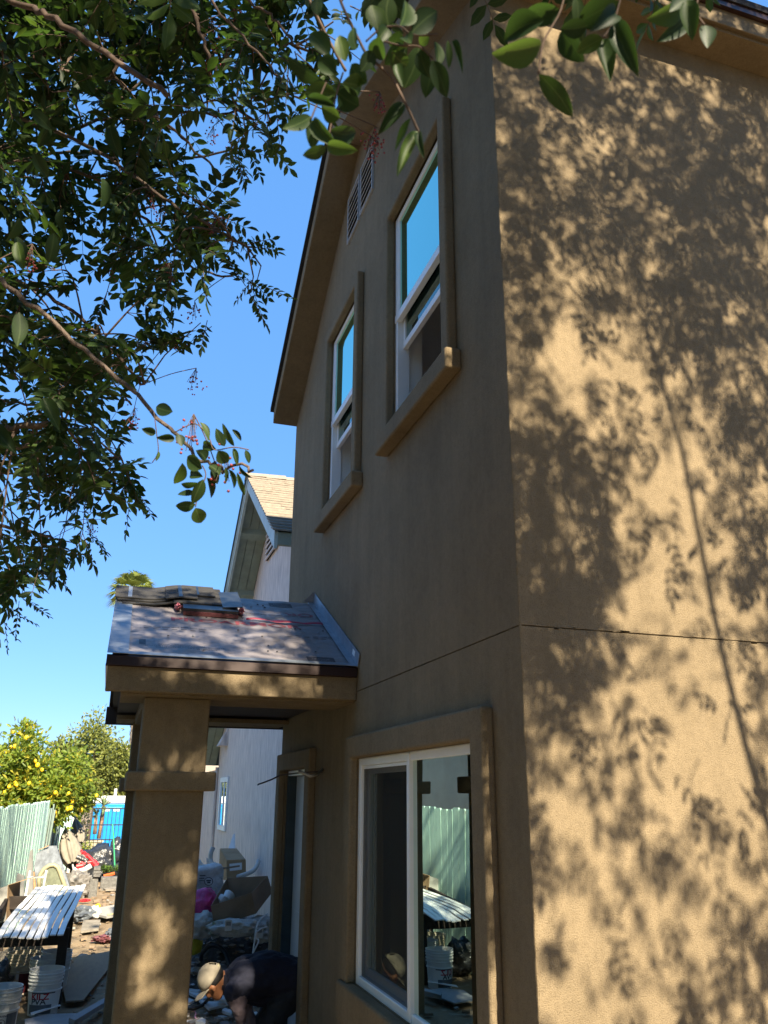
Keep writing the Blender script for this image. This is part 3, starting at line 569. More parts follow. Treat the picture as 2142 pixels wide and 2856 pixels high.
# red clamp stand, concrete blocks
M['redpaint']=mat('red_paint',(.5,.02,.03),rough=.4,var=.15);M['concrete']=mat('rough_concrete',(.17,.165,.155),rough=.95,var=.25,scale=20,bump=.8,bscale=60,bdist=.03);M['paleconc']=mat('pale_concrete',(.26,.23,.19),rough=.95,var=.15,scale=9,bump=.6,bscale=40)
M['scrap']=mat('scrap_plastic',(.22,.21,.20),rough=.6,col2=(.10,.09,.08),scale=7,spots=((.05,.05,.05),5,.6))
rt=thing('red_clamp_stand','red metal clamp stand lying on the junk pile by the umbrella','clamp stand',W(*kz(560,1330),y=19.5))
def P(x,y,yy=19.5): return W(*kz(x,y),y=yy)
for a,b_,r in (((480,1130),(520,1100),.05),((530,1160),(570,1120),.05),((555,1195),(590,1165),.05),((580,1160),(690,1270),.035),((400,1370),(520,1350),.045),((600,1300),(740,1270),.03),((690,1280),(760,1360),.06),((540,1340),(480,1290),.04)): MB().tube([P(*a),P(*b_)],r,8).build('red_bar','redpaint',rt)
for a in ((440,1210),(480,1225),(520,1245)): MB().tube([P(a[0]-40,a[1]-15),P(a[0]+40,a[1]+20)],.045,8).build('black_roller','tarp',rt)
MB().tube([P(335,1420),P(420,1460),P(560,1420),P(660,1350)],.055,8).build('pale_pipe','whiteplastic',rt,smooth=True)
rb=MB().blob(tuple(P(430,1590,18.8)-Vector((0,0,.15))),(.34,.3,.3),4,.35,2.2);tag(rb.build('plastic_heap','scrap'),'crumpled pale plastic and scrap below the red stand','scrap heap')
p,q=P(620,1760,18.6),P(810,1380,18.6)
t=thing('concrete_pedestal','grey rough concrete pedestal block below the red stand','concrete block',(p.x,18.6,0))
MB().box((p.x,18.6,-.1),(q.x,19.1,q.z-.18)).build('block','concrete',t,bevel=.02)
for i in range(3): MB().box((p.x+.05,18.55,q.z-.179+i*.06),(q.x+.02,19.05,q.z-.125+i*.06)).build('slab','concrete',t,bevel=.008)
p,q=P(820,1690,20),P(1130,1560,20);t=MB().box((p.x,20,-.05),(q.x,20.35,q.z));tag(t.build('kerb_block','concrete',bevel=.02),'long low concrete kerb block on the sunlit dirt','concrete block')
for i,(a,s) in enumerate((((910,1700),.09),((1010,1700),.07),((650,1780),.1))):
    c=W(*kz(*a),z=.05);t=MB().box((c.x-s,c.y,-.06),(c.x+s,c.y+s*1.6,.06+s));tag(t.build('paver','paleconc',bevel=.015),['pale square paver in front of the kerb block','small pale paver right of the square one','broken pale paver by the grey pedestal'][i],'paver')
M['orange']=mat('orange_plastic',(.6,.12,.03),rough=.5);c=W(*kz(980,1520),z=.25)
t=MB().tube([W(*kz(880,1540),y=20.4),W(*kz(970,1520),y=20.4),W(*kz(1075,1490),y=20.4)],.035,6);tag(t.build('orange_handle','orange'),'orange plastic strip lying on the kerb block','plastic strip')
M['weed']=mat('weed_leaf',(.10,.17,.03),rough=.6,var=.3,trans=.3)
wd_=MB();random.seed(5)
for i in range(420):
    c=W(*kz(random.choice([880,950,1120,1180])+random.gauss(0,40),1430+random.gauss(0,30)),y=21.6+random.uniform(-.3,.3));d=Vector((random.gauss(0,1),random.gauss(0,1),random.uniform(0,1))).normalized()*.09;s_=d.cross(Vector((0,0,1))).normalized()*.025
    wd_.add([c,c+d*.5+s_,c+d,c+d*.5-s_],[(0,1,2,3)])
tag(wd_.build('weeds','weed'),'low green weeds growing before the gate','weeds',kind='stuff')
# far yellow house, palm
M['yellow']=mat('yellow_stucco',(.62,.48,.24),rough=.9,var=.05)
YH=thing('yellow_house','yellow house with low grey-brown roof far behind the gate','house',(1.5,46,-.4))
MB().box((.45,46,-.5),(9,52,2.75)).build('wall','yellow',YH);MB().prism([(-.2,45.4,2.72),(9,45.4,2.72),(9,49,4.3),(.9,49,4.3)],(0,0,.14)).build('roof','tan_shingle',YH)
MB().box((-.25,45.36,2.62),(9,45.4,2.85)).build('fascia','vinyl',YH);MB().box((.9,45.98,.4),(1.25,46,2.2)).build('window','glass_n',YH)
M['palmtrunk']=mat('palm_trunk',(.30,.26,.21),rough=.95,col2=(.13,.11,.09),scale=9,stretch=(1,1,2.5),bump=1,bscale=14,bdist=.1)
M['palmleaf']=mat('palm_leaf',(.23,.27,.06),rough=.6,var=.25,scale=3,trans=.3);M['palmdry']=mat('dry_frond',(.40,.27,.14),rough=.9,var=.2,trans=.2)
PM=thing('palm_tree','tall fan palm rising behind the porch roof','palm tree',(1.2,40,-.4))
tp=[Vector((1.10,40,-.5)),Vector((1.03,40,2.2)),Vector((.95,40,4.9)),Vector((.62,40,8)),Vector((.25,40,10.95))]
m=MB().tube(wob(tp,6),.165,12);m.build('trunk','palmtrunk',PM,smooth=False)
bt=MB()
for i in range(420):
    f=random.random();k=min(3,int(f*4));c=tp[k].lerp(tp[k+1],f*4-k);a=random.uniform(0,6.28);d=Vector((math.cos(a),math.sin(a),0));s_=Vector((-d.y,d.x,0))*.05
    bt.add([c+d*.15-s_,c+d*.15+s_,c+d*.235+Vector((0,0,.13))],[(0,1,2)])
bt.build('frond_stubs','palmtrunk',PM)
def frond(m,c,d,L,fan,n=20,drop=.3):
    d=d.normalized();s_=d.cross(Vector((0,0,1)));s_=s_.normalized() if s_.length>.1 else Vector((1,0,0));u_=s_.cross(d);h=c+d*L*.45
    m.tube([c,h],[.02,.012],4)
    for i in range(n):
        a=(i/(n-1)-.5)*fan;dd=d*math.cos(a)+s_*math.sin(a);w_=s_*math.cos(a)*.03-d*math.sin(a)*.03;l=L*.6*random.uniform(.85,1.1)
        m.add([h-w_*.4,h+w_*.4,h+dd*l*.6+w_,h+dd*l*.6-w_,h+dd*l-Vector((0,0,drop*l))],[(0,1,2,3),(3,2,4)])
fr=MB();dr=MB();top=tp[-1]
for i in range(34):
    a=i*2.4;el=R(75-i*3.2);frond(fr,top,Vector((math.cos(a)*math.cos(el),math.sin(a)*math.cos(el),math.sin(el))),1.3,2.4)
for i in range(16):
    a=i*2.4;el=R(-50-random.uniform(0,25));frond(dr,top-Vector((0,0,.2)),Vector((math.cos(a)*math.cos(el),math.sin(a)*math.cos(el),math.sin(el))),1.25,1.2,10)
fr.build('frond_crown','palmleaf',PM);dr.build('dry_skirt','palmdry',PM)
# ================================================================== yard clutter, left
k7=crop(0,2350,400/1659);kl=crop(0,2360,260/1659);k8=crop(500,2300,400/1591);k9=crop(500,2500,350/1659)
M['bucket']=mat('white_bucket',(.66,.68,.68),rough=.45,var=.05,scale=8,spots=((.42,.42,.40),7,.68));M['beigebucket']=mat('beige_bucket',(.62,.55,.42),rough=.5,var=.06,scale=8)
M['label_white']=mat('label_white',(.70,.71,.72),rough=.5,var=.03);M['label_grey']=mat('label_grey',(.13,.15,.18),rough=.5,var=.15,scale=20);M['label_maroon']=mat('label_maroon',(.10,.015,.02),rough=.5);M['kred']=mat('logo_red',(.45,.01,.02),rough=.5);M['ink']=mat('ink_grey',(.06,.065,.08),rough=.6)
BH=.37
def brad(z): return .128+.022*z/BH
def bucket(x,y,z,lab,m='bucket',tilt=0):
    t=thing('paint_bucket',lab,'bucket',(x,y,z),'plastic buckets around the table');b=MB();pr=[(0,.003),(brad(0),0)]
    for zz in (.20,.255,.285,.315,.34): pr+=[(brad(zz),zz-.006),(brad(zz)+.009,zz-.003),(brad(zz)+.009,zz+.004),(brad(zz),zz+.007)]
    pr+=[(brad(BH)+.004,BH-.004),(brad(BH)+.004,BH),(brad(BH)-.005,BH),(brad(0)-.006,.02),(0,.02)]
    b.lathe(pr,(x,y,z),40);b.build('shell',m,t)
    fa=math.atan2(-y,-x);h=MB();a0=fa+1.45;pts=[]
    for i in range(15):
        s_=i/14*math.pi;ang=fa+math.pi+1.45-2.9*i/14;rr=brad(.27)+.014;pts.append((x+rr*math.cos(ang),y+rr*math.sin(ang),z+.29-.15*math.sin(s_)))
    h.tube(pts,.0025,5);h.build('handle','conduit',t)
    return t,fa
def patch(t,x,y,z,a0,a1,z0,z1,m,name,off=.0015):
    b=MB();n=16;vs=[]
    for i in range(n+1):
        a=a0+(a1-a0)*i/n
        for zz in (z0,z1): vs.append((x+(brad(zz)+off)*math.cos(a),y+(brad(zz)+off)*math.sin(a),z+zz))
    b.add(vs,[(2*i,2*i+2,2*i+3,2*i+1) for i in range(n)]);return b.build(name,m,t)
def btext(t,x,y,z,fa,s,size,a_off,zc,m,sx=1,off=.0032):
    def wp(u,v):
        zz=zc+v;a=fa+a_off+u/brad(zz);return Vector((x+(brad(zz)+off)*math.cos(a),y+(brad(zz)+off)*math.sin(a),z+zz))
    text('lettering',s,size,(0,0,0),(1,0,0),(0,0,1),m,t,bold=True,warp=wp,sx=sx)
x,y=-.335,9.15;t,fa=bucket(x,y,0,'white bucket printed KILZ PVA in front of the table leg')
patch(t,x,y,0,fa-1.1,fa+1.0,.015,.195,'label_white','label');patch(t,x,y,0,fa-1.05,fa+.55,.02,.095,'label_grey','label_band',.0025);patch(t,x,y,0,fa-.85,fa+.7,.183,.193,'ink','label_band',.0025)
btext(t,x,y,0,fa,'KILZ',.068,-.28,.158,'kred',1.15);btext(t,x,y,0,fa,'PVA',.062,-.35,.118,'ink',1.2)
x,y=-.62,10.1;t,fa=bucket(x,y,0,'beige bucket with maroon label under the white slats','beigebucket');patch(t,x,y,0,fa-.1,fa+1.2,.02,.21,'label_maroon','label');patch(t,x,y,0,fa-1.2,fa-.8,.15,.21,'label_maroon','label');patch(t,x,y,0,fa-.3,fa-.12,.14,.22,'label_white','label')
bucket(-.375,9.72,0,'plain white bucket standing behind the printed one');bucket(-.30,10.1,0.0,'white bucket at the back beside the table leg')
x,y=-.64,8.45;t,fa=bucket(x,y,0,'white bucket at the lower left corner with warning label')
patch(t,x,y,0,fa-.1,fa+.32,.03,.185,'label_white','label');patch(t,x,y,0,fa+.4,fa+1.2,.02,.185,'label_grey','label')
btext(t,x,y,0,fa,'WARNING',.02,.11,.17,'ink');btext(t,x,y,0,fa,'CHILD CAN\nDROWN',.016,.11,.06,'ink')
ring=MB();pp=[]
for i in range(25):
    a=i/24*6.283;zz=.115+.032*math.sin(a);aa=fa+.11+.032*math.cos(a)/brad(zz);pp.append((x+(brad(zz)+.003)*math.cos(aa),y+(brad(zz)+.003)*math.sin(aa),zz))
ring.tube(pp,.0025,4);ring.build('warning_ring','ink',t)
patch(t,x,y,0,fa+.04,fa+.17,.10,.132,'ink','warning_picture',.003)
# one more bucket nearer the house, seen in the window reflection
bucket(-.45,6.6,0,'white bucket left of the porch column, seen in the window reflection')
# dark table with white slats on it
TB=thing('wooden_table','dark weathered wooden table topped with nine loose white slats','table',(-.55,10.3,0))
for (x,y,hh) in ((-.235,9.42,.67),(-.95,9.42,.67),(-.235,11.1,.80),(-.95,11.1,.80)): MB().box((x-.045,y-.045,-.03),(x+.045,y+.045,hh)).build('leg','darkwood',TB,bevel=.006)
MB().box((-.905,9.40,.52),(-.281,9.435,.665)).build('apron','darkwood',TB,bevel=.004);MB().box((-.905,11.08,.66),(-.281,11.115,.795)).build('apron','darkwood',TB,bevel=.004)
MB().prism([(-.27,9.466,.53),(-.27,11.054,.66),(-.27,11.054,.79),(-.27,9.466,.66)],(.035,0,0)).build('side_rail','darkwood',TB);MB().prism([(-.95,9.466,.53),(-.95,11.054,.66),(-.95,11.054,.79),(-.95,9.466,.66)],(.035,0,0)).build('side_rail','darkwood',TB)
M['slat']=mat('white_painted_slat',(.80,.80,.79),rough=.35,var=.03,scale=8,spec=.5)
for i in range(9):
    m=MB();n=14;vs=[];j=random.uniform(-.03,.03)
    for k in range(n+1):
        f=k/n;yy=9.02+j+2.5*f;xx=-.815+.0665*i+(.145-.002*i)*f
        zz=.645+.045*min(1,f/.12)+.155*max(0,(f-.08)/.92)**.9+.012*math.sin(f*5+i)
        vs+=[(xx,yy,zz),(xx+.053,yy,zz),(xx+.053,yy,zz+.012),(xx,yy,zz+.012)]
    fs=[(0,1,2,3),(4*n+3,4*n+2,4*n+1,4*n)]
    for k in range(n):
        for q in range(4): fs.append((4*k+q,4*k+4+q,4*k+4+(q+1)%4,4*k+(q+1)%4))
    m.add(vs,fs);m.build('slat','slat',TB)
t=MB().blob((-.83,9.75,.17),(.17,.2,.2),5,.3,2.2,flat=.8);tag(t.build('black_bag','tarp',smooth=True),'shiny black bag under the left end of the table','bag')
t=MB().blob((-.72,10.75,.16),(.28,.25,.2),9,.35,2,flat=.75);tag(t.build('crumpled_sheet','canvas'),'crumpled beige sheet under the back of the table','sheet')
# leaning panels along the fence
M['greyply']=mat('grey_plywood',(.17,.167,.155),rough=.9,col2=(.11,.11,.11),scale=5,stretch=(2,2,.5),bump=.4,bscale=50);M['sheetmetal']=mat('scuffed_metal_sheet',(.125,.14,.16),rough=.4,metal=.2,var=.25,scale=14,stretch=(1,1,.4),spots=((.24,.24,.23),9,.68))
M['bluepaint']=mat('blue_paint',(.08,.22,.42),rough=.6)
def panel(name,pts,m,label,cat,y0,dy,th=.025,z_ext=True):
    """flat panel through picture points, its top leaning back by dy over its height"""
    P_=[W(*kl(*p),y=y0) for p in pts];zmn=min(p.z for p in P_);zmx=max(p.z for p in P_)
    lo=min(range(len(P_)),key=lambda i:P_[i].z)
    out=[]
    for p in P_:
        f=(p.z-zmn)/(zmx-zmn);out.append(CAM+(p-CAM)*((y0+dy*f)/y0))
    return tag(MB().prism(out,(0.006,th,0)).build(name,m),label,cat)
panel('metal_sheet',[(590,165),(870,-5),(1005,-10),(1240,720),(1240,860),(690,880),(640,700)],'sheetmetal','large scuffed metal sheet leaning against the mint fence','metal sheet',16.5,.5)
panel('wood_board',[(680,75),(860,0),(870,-20),(690,60)],'wood','short reddish board end above the metal sheet','board',16.9,.02)
panel('grey_plank',[(470,140),(578,52),(590,900),(455,960)],'greyply','tall narrow grey plank leaning on the fence left of the metal sheet','plank',15.0,.4)
panel('blue_board',[(445,260),(468,240),(455,960),(428,980)],'bluepaint','thin blue board edge beside the tall grey plank','board',15.4,.3)
panel('wide_grey_board',[(215,450),(425,520),(420,1060),(180,1140)],'greyply','short wide weathered board leaning on the fence behind the cardboard box','board',13.2,.3)
panel('timber_offcut',[(585,450),(610,470),(640,760),(600,800)],'wood','raw timber offcut leaning between plank and metal sheet','board',15.2,.3,.05)
# arched translucent panel with cream rim
M['frost']=mat('frosted_panel',(.15,.165,.115),rough=.4,var=.15,scale=12,spots=((.3,.31,.25),16,.6));M['creamrim']=mat('cream_rim',(.30,.275,.175),rough=.5,var=.08)
ar=[(700,760),(690,600),(720,500),(790,400),(880,345),(960,335),(1020,370),(1060,450),(1170,760),(1185,900),(720,900)]
AR=thing('arched_panel','arched frosted panel with cream rim leaning on the metal sheet','panel',W(*kl(900,760),y=15.8))
AP=[W(*kl(*p),y=15.8) for p in ar];cc=sum(AP,Vector())/len(AP)
MB().prism([cc+(p-cc)*.86 for p in AP],(0,.03,0)).build('frosted_pane','frost',AR);rm=MB();rm.tube([p for p in AP]+[AP[0]],.035,8);rm.build('rim','creamrim',AR,smooth=True)
# cardboard box with open flap, ladder
CB=thing('cardboard_box','tall cardboard box with open flap at the left edge beside the table','cardboard box',W(*kl(60,1300),y=11.0))
a=[W(*kl(*p),y=11.) for p in ((-160,800),(137,700),(105,1330),(-160,1440))];M['boxwhite']=mat('white_card',(.33,.32,.30),rough=.85,var=.05)
bk=[p+Vector((.09,.45,0)) for p in a]
MB().prism(a,(0,.006,0)).build('front_panel','boxwhite',CB);MB().prism([a[1],bk[1],bk[2],a[2]],(.006,0,0)).build('side_panel','cardboard',CB);MB().prism([bk[0],bk[1],bk[2],bk[3]],(0,.006,0)).build('back_panel','cardboard',CB)
MB().prism([a[1],bk[1],bk[1]+Vector((.19,-.02,.06)),a[1]+Vector((.24,.02,.07))],(0,0,.006)).build('flap','cardboard',CB)
xa=(a[1]-a[0]).normalized();text('lettering','ITEC',.07,a[2]+xa*(-.1)+Vector((0,-.004,.05)),xa,(0,0,1),'ink',CB,bold=True)
LD=thing('step_ladder','small white step ladder standing behind the cardboard box','ladder',(-.7,12.4,0))
for xx in (-.86,-.66): MB().tube([(xx,12.3,0),(xx+.03,12.6,.95)],.016,6).build('rail','whiteplastic',LD)
for i in range(4): MB().box((-.85,12.34+.07*i,.2+.22*i),(-.64,12.40+.07*i,.22+.22*i)).build('rung','whiteplastic',LD)
# flat things on the dirt
def flat(name,pts,m,label,cat,z=.03,th=.015,kk=k7,group=None,rot=None,bump=0):
    P_=[W(*kk(*p),z=z) for p in pts];return tag(MB().prism(P_,(0,0,th)).build(name,m),label,cat,group)
M['ply']=mat('plywood',(.26,.21,.15),rough=.9,col2=(.2,.16,.12),scale=4,stretch=(5,1,1));M['greyboard']=mat('grey_board',(.28,.29,.31),rough=.8,var=.1,scale=6)
flat('plywood_sheet',[(760,1850),(960,1840),(1320,1390),(1330,1260),(900,1330),(700,1600)],'ply','plywood sheet lying on the dirt right of the table','plywood',.03,.014)
flat('grey_board',[(280,2060),(560,2000),(900,1990),(800,2110),(700,2200),(300,2200)],'greyboard','flat grey board on the ground at the lower left','board',.03,.012)
flat('timber_batten',[(790,2090),(1240,1830),(1265,1840),(1245,1880),(860,2120)],'greyboard','grey timber batten lying diagonally by the porch column','batten',.05,.04)
flat('thin_strip',[(350,1975),(690,1880),(705,1890),(360,2000)],'label_white','thin pale strip across the ground below the printed bucket','strip',.06,.006)
flat('paper_sack',[(1110,850),(1150,770),(1390,730),(1400,850),(1230,880)],'boxwhite','flattened white paper sack on the sunlit dirt','sack',.07,.03)
flat('paper_sack',[(1240,830),(1380,800),(1390,815),(1250,845)],'yellow','yellow strip printed on the flattened sack','sack strip',.105,.003)
flat('slab_fragment',[(960,920),(1160,915),(1140,1020),(930,1050)],'paleconc','pale flat slab fragment on the dirt beyond the table','slab',.02,.03)
flat('slab_fragment',[(1190,545),(1400,520),(1400,560),(1220,560)],'paleconc','thin pale slab further along the sunlit path','slab',.02,.03)
c=W(*k7(990,830),z=.1);t=MB().blob((c.x-.05,c.y,.1),(.24,.22,.13),12,.35,2.4,flat=.7);tag(t.build('plastic_bag','sheetmetal'),'crumpled grey plastic bag on the dirt behind the table','plastic bag')
c=W(*k7(1060,820),z=.1);t=MB().blob((c.x+.05,c.y-.05,.1),(.1,.16,.12),13,.3,2.4,flat=.7);tag(t.build('plastic_bag','whiteplastic'),'crumpled white plastic bag beside the grey one','plastic bag')
M['lemon']=mat('lemon_skin',(.75,.48,.02),rough=.4,var=.08,bump=.2,bscale=80)
c=W(*k7(1130,735),z=.14);t=MB().blob(tuple(c),(.045,.045,.04),2,.05);tag(t.build('fallen_lemon','lemon',smooth=True),'single yellow lemon on the white sack','lemon')
c=W(*k7(980,668),z=.05);t=MB().blob(tuple(c),(.1,.06,.03),4,.3,3);tag(t.build('red_rag','redpaint'),'small red rag on the sunlit path','rag')
c=W(*k7(1230,1100),z=.05);t=MB().blob((c.x,c.y,.04),(.2,.13,.05),6,.5,3.);tag(t.build('pink_insulation','dullpink'),'torn pink insulation scrap near the column','insulation')
c=W(*k7(1320,1060),z=.08);t=MB().blob((c.x,c.y,.07),(.12,.18,.1),7,.4,3.);tag(t.build('dark_cloth','label_grey'),'dark crumpled cloth by the porch column','cloth')
# ================================================================== rubble pile under and behind the porch
M['rubbledark']=mat('rubble_soil',(.11,.10,.09),rough=.95,col2=(.05,.045,.04),scale=12,bump=.9,bscale=40,bdist=.05)
md=MB();nx_,ny_=26,40;vs=[]
for j in range(ny_+1):
    for i in range(nx_+1):
        x=.75+1.22*i/nx_;y=8.9+4.6*j/ny_;fx=max(0,1-abs((x-1.55)/.75)**2.2);fy=max(0,min(1,(y-9.2)/.7))*max(0,min(1,(13.4-y)/1.2))
        vs.append((x,y,-.03+.5*fx*fy+.09*mnoise.noise(Vector((x*5,y*5,0)))*fy+.05*mnoise.noise(Vector((x*13,y*13,2)))*fy))
md.add(vs,[(j*(nx_+1)+i,j*(nx_+1)+i+1,(j+1)*(nx_+1)+i+1,(j+1)*(nx_+1)+i) for j in range(ny_) for i in range(nx_)])
tag(md.build('rubble_mound','rubbledark'),'mound of soil and demolition rubble against the white house','rubble',kind='stuff')
M['chip_white']=mat('plaster_chip',(.55,.56,.57),rough=.85,var=.1);M['chip_grey']=mat('concrete_chip',(.27,.26,.25),rough=.95,var=.15);M['chip_brown']=mat('wood_chip',(.25,.18,.12),rough=.9,var=.2)
random.seed(21);rb=MB()
def mound(x,y):
    fx=max(0,1-abs((x-1.55)/.75)**2.2);fy=max(0,min(1,(y-9.2)/.7))*max(0,min(1,(13.4-y)/1.2));return .5*fx*fy
for i in range(2600):
    if i<1700: x,y=random.uniform(.45,1.9),random.uniform(7.4,13)
    else: x,y=random.uniform(-.9,1.4),random.uniform(8,22)
    s=random.choice([.008,.012,.012,.02,.03,.045])*random.uniform(.6,1.3);z=max(mound(x,y) if .75<x<1.97 else 0,gz(x,y))+s*.3
    M4=Matrix.Translation((x,y,z))@Matrix.Rotation(random.uniform(0,6.28),4,'Z')@Matrix.Rotation(random.uniform(-.5,.5),4,'X')
    rb.box((-s,-s*random.uniform(.4,1),-s*.25),(s,s*.7,s*.25),random.choice([0,1,1,1,2] if i<1700 else [1,2,2,2]),M4)
tag(rb.build('rubble_chips',['chip_white','chip_grey','chip_brown']),'small plaster and wood chips strewn over the ground','rubble',kind='stuff')
# white broken tiles
T8=[([(310,1560),(350,1440),(500,1425),(500,1520),(440,1580)],.10,'large broken white tile left of the black hose'),([(545,1450),(750,1425),(680,1470),(600,1510)],.12,'long white tile piece above the bending man'),([(510,1490),(560,1470),(650,1530),(620,1580),(520,1580)],.08,'pointed white tile piece at the man\'s neck'),([(80,1830),(260,1825),(255,1850),(200,1885),(80,1870)],.05,'white tile slab near the column, upper of three'),([(90,1880),(280,1900),(310,1945),(260,1965)],.05,'narrow white tile slab, middle of three by the column'),([(70,1935),(165,1975),(70,2020)],.05,'triangular white tile piece at the column foot'),([(215,1965),(330,1990),(520,1990),(525,2020),(330,2065)],.04,'long white tile slab below the man\'s cap'),([(385,1955),(460,1920),(515,1925),(520,1975)],.09,'small white tile piece right of the cap brim'),([(470,2090),(500,2060),(580,2085),(580,2130)],.03,'white tile fragment left of the man\'s arm'),([(180,2212),(250,2170),(290,2190),(290,2230)],.03,'white fragment at the bottom edge beside the column'),([(700,1470),(800,1440),(860,1460),(790,1500)],.10,'white tile edge behind the man\'s back')]
for pts,z,lab in T8: flat('broken_tile',pts,'chip_white',lab,'tile',z,.022,k8,'broken white tiles on the ground')
flat('cardboard_sheet',[(290,1450),(430,1300),(620,1290),(790,1430),(700,1460),(350,1470)],'cardin','flattened cardboard with red tape behind the man','cardboard',.09,.012,k8)
flat('red_tape',[(300,1440),(420,1330),(470,1300),(550,1290),(560,1310),(480,1350),(540,1390),(470,1410),(320,1470)],'magenta','red tape strips across the flattened cardboard','tape',.106,.003,k8)
M['hose']=mat('black_hose',(.015,.018,.024),rough=.5)
def q8(u_,v_,**k): return W(*k8(u_,v_),**k)
def smoothp(pts,n=8):
    pts=[Vector(p) for p in pts];pts=[pts[0]]+pts+[pts[-1]];out=[]
    for i in range(1,len(pts)-2):
        a,b,c,d=pts[i-1:i+3]
        for k in range(n):
            t=k/n;out.append(.5*((2*b)+(c-a)*t+(2*a-5*b+4*c-d)*t*t+(3*b-a-3*c+d)*t**3))
    return out+[pts[-2]]
hz=[q8(240,1500,y=9.6),q8(260,1420,y=9.55),q8(340,1345,y=9.5),q8(430,1350,y=9.45),q8(510,1430,y=9.4),q8(560,1570,y=9.3)]
tag(MB().tube(smoothp(hz),.022,8).build('hose','hose',smooth=True),'thick black hose arching over the rubble above the cap','hose')
cl=MB();pp=[]
for i in range(90):
    a=i*.33;c=q8(190,1640,z=.05);rr=.26+.05*math.sin(i*.7);pp.append((c.x+rr*math.cos(a)*.75,c.y+rr*math.sin(a)*1.6,.03+i*.0018+.03*math.sin(i*.31)))
cl.tube(smoothp(pp,3),.013,6);tag(cl.build('hose_coil','hose',smooth=True),'tangled coil of black cable left of the cap','cable')
tag(MB().tube(smoothp([q8(70,2035,z=.04),q8(160,2040,z=.04),q8(250,2005,z=.05),q8(310,1950,z=.1),q8(350,1890,z=.22)]),.016,8).build('hose','hose',smooth=True),'short black hose running below the cap brim','hose')
tag(MB().tube(smoothp([q8(160,2060,z=.02),q8(185,2090,z=.02),q8(175,2130,z=.02),q8(200,2170,z=.02),q8(190,2212,z=.02)]),.006,5).build('pink_string','pink'),'thin pink string on the ground beside the column','string')
# big open box
OB=thing('open_box','big open brown cardboard box tipped on the rubble pile','cardboard box',q8(600,1100,y=9.5))
rim=[q8(350,900,y=9.5),q8(800,755,y=9.38),q8(980,568,y=9.75),q8(530,590,y=9.95)];bot=[q8(390,1135,y=9.5),q8(850,985,y=9.4),q8(1035,745,y=9.75),q8(560,930,y=9.92)]
for i in range(4):
    j=(i+1)%4;p=[rim[i],rim[j],bot[j],bot[i]];n=(p[1]-p[0]).cross(p[3]-p[0]).normalized()*.006
    MB().prism(p,n).build('side_panel','cardin',OB)
MB().prism([b+Vector((0,0,.004)) for b in bot],(0,0,-.006)).build('bottom_panel','cardin',OB)
c=q8(560,800,y=9.7);t=thing('spray_cans','white cups and lids lying inside the open box','cup',c)
for (a,b) in (((560,770),(520,830)),((480,830),(430,860))): MB().tube([q8(*a,y=9.72),q8(*b,y=9.68)],[.06,.045],16).build('cup','label_white',t)
# second box with label
B2=thing('labelled_box','small brown cardboard box with white label against the white wall','cardboard box',q8(600,580,y=11.3))
f_=[q8(530,400,y=11.2),q8(733,390,y=11.2),q8(735,600,y=11.2),q8(530,620,y=11.2)];v_=[q8(455,268,y=11.75),q8(635,268,y=11.75)]
MB().prism(f_,(0,.006,0)).build('front_panel','cardboard',B2);MB().prism([f_[0],f_[1],v_[1],v_[0]],(0,0,.006)).build('top_panel','cardboard',B2)
MB().prism([f_[0],f_[3],q8(440,600,y=11.75),v_[0]],(-.006,0,0)).build('side_panel','cardboard',B2);MB().prism([f_[1],f_[2],q8(700,600,y=11.7),v_[1]],(.006,0,0)).build('side_panel','cardboard',B2)
MB().prism([q8(556,435,y=11.19),q8(695,420,y=11.19),q8(695,500,y=11.19),q8(560,515,y=11.19)],(0,.002,0)).build('label','label_white',B2)
tag(MB().prism([q8(603,100,y=12.2),q8(540,275,y=12.0),q8(606,275,y=12.0)],(.02,.01,0)).build('white_offcut','vinyl'),'triangular white panel offcut standing on the labelled box','panel')
for i,(p,lab) in enumerate((([(220,380),(190,520),(290,480)],'white triangular offcut behind the cement bag, left'),([(300,370),(310,480),(440,470),(430,440)],'white offcut leaning beside the grey pipe'))): tag(MB().prism([q8(*a,y=11.6) for a in p],(.01,.02,0)).build('white_offcut','vinyl'),lab,'panel')
M['pvc']=mat('grey_pvc',(.50,.49,.47),rough=.5,var=.05)
tag(MB().tube(smoothp([q8(378,250,y=10.6),q8(350,320,y=10.6),q8(350,400,y=10.6),q8(400,520,y=10.5),q8(415,620,y=10.4),q8(390,720,y=10.3)]),.026,8).build('bent_pipe','pvc',smooth=True),'bent grey pipe rising from the pile left of the labelled box','pipe')
tag(MB().tube(smoothp([q8(880,400,y=10.6),q8(865,450,y=10.55),q8(820,510,y=10.5),q8(740,550,y=10.4),q8(650,580,y=10.3)]),.026,8).build('bent_pipe','pvc',smooth=True),'bent grey pipe above the open box by the white wall','pipe')
tag(MB().tube(smoothp([q8(370,500,y=10.7),q8(355,620,y=10.6),q8(325,730,y=10.5)]),.014,6).build('thin_pipe','pvc',smooth=True),'thin pale pipe beside the cement bag','pipe')
tag(MB().box((0,0,0),(1,.02,.02),M4=Matrix.Translation(q8(190,540,y=10.9))@Matrix.Rotation(-.12,4,'Y')@Matrix.Scale(.52,4,(1,0,0))).build('wood_strip','chip_brown'),'thin brown wood strip lying above the cement bag','batten')
M['pinkbag']=mat('pink_plastic_bag',(.62,.06,.27),rough=.35,var=.25,scale=9,bump=.6,bscale=9,bdist=.05,spec=.5)
c=q8(275,890,y=9.75);tag(MB().blob(tuple(c),(.16,.12,.165),31,.2,1.8).build('pink_bag','pinkbag',smooth=True),'bright pink plastic bag left of the open box','bag')
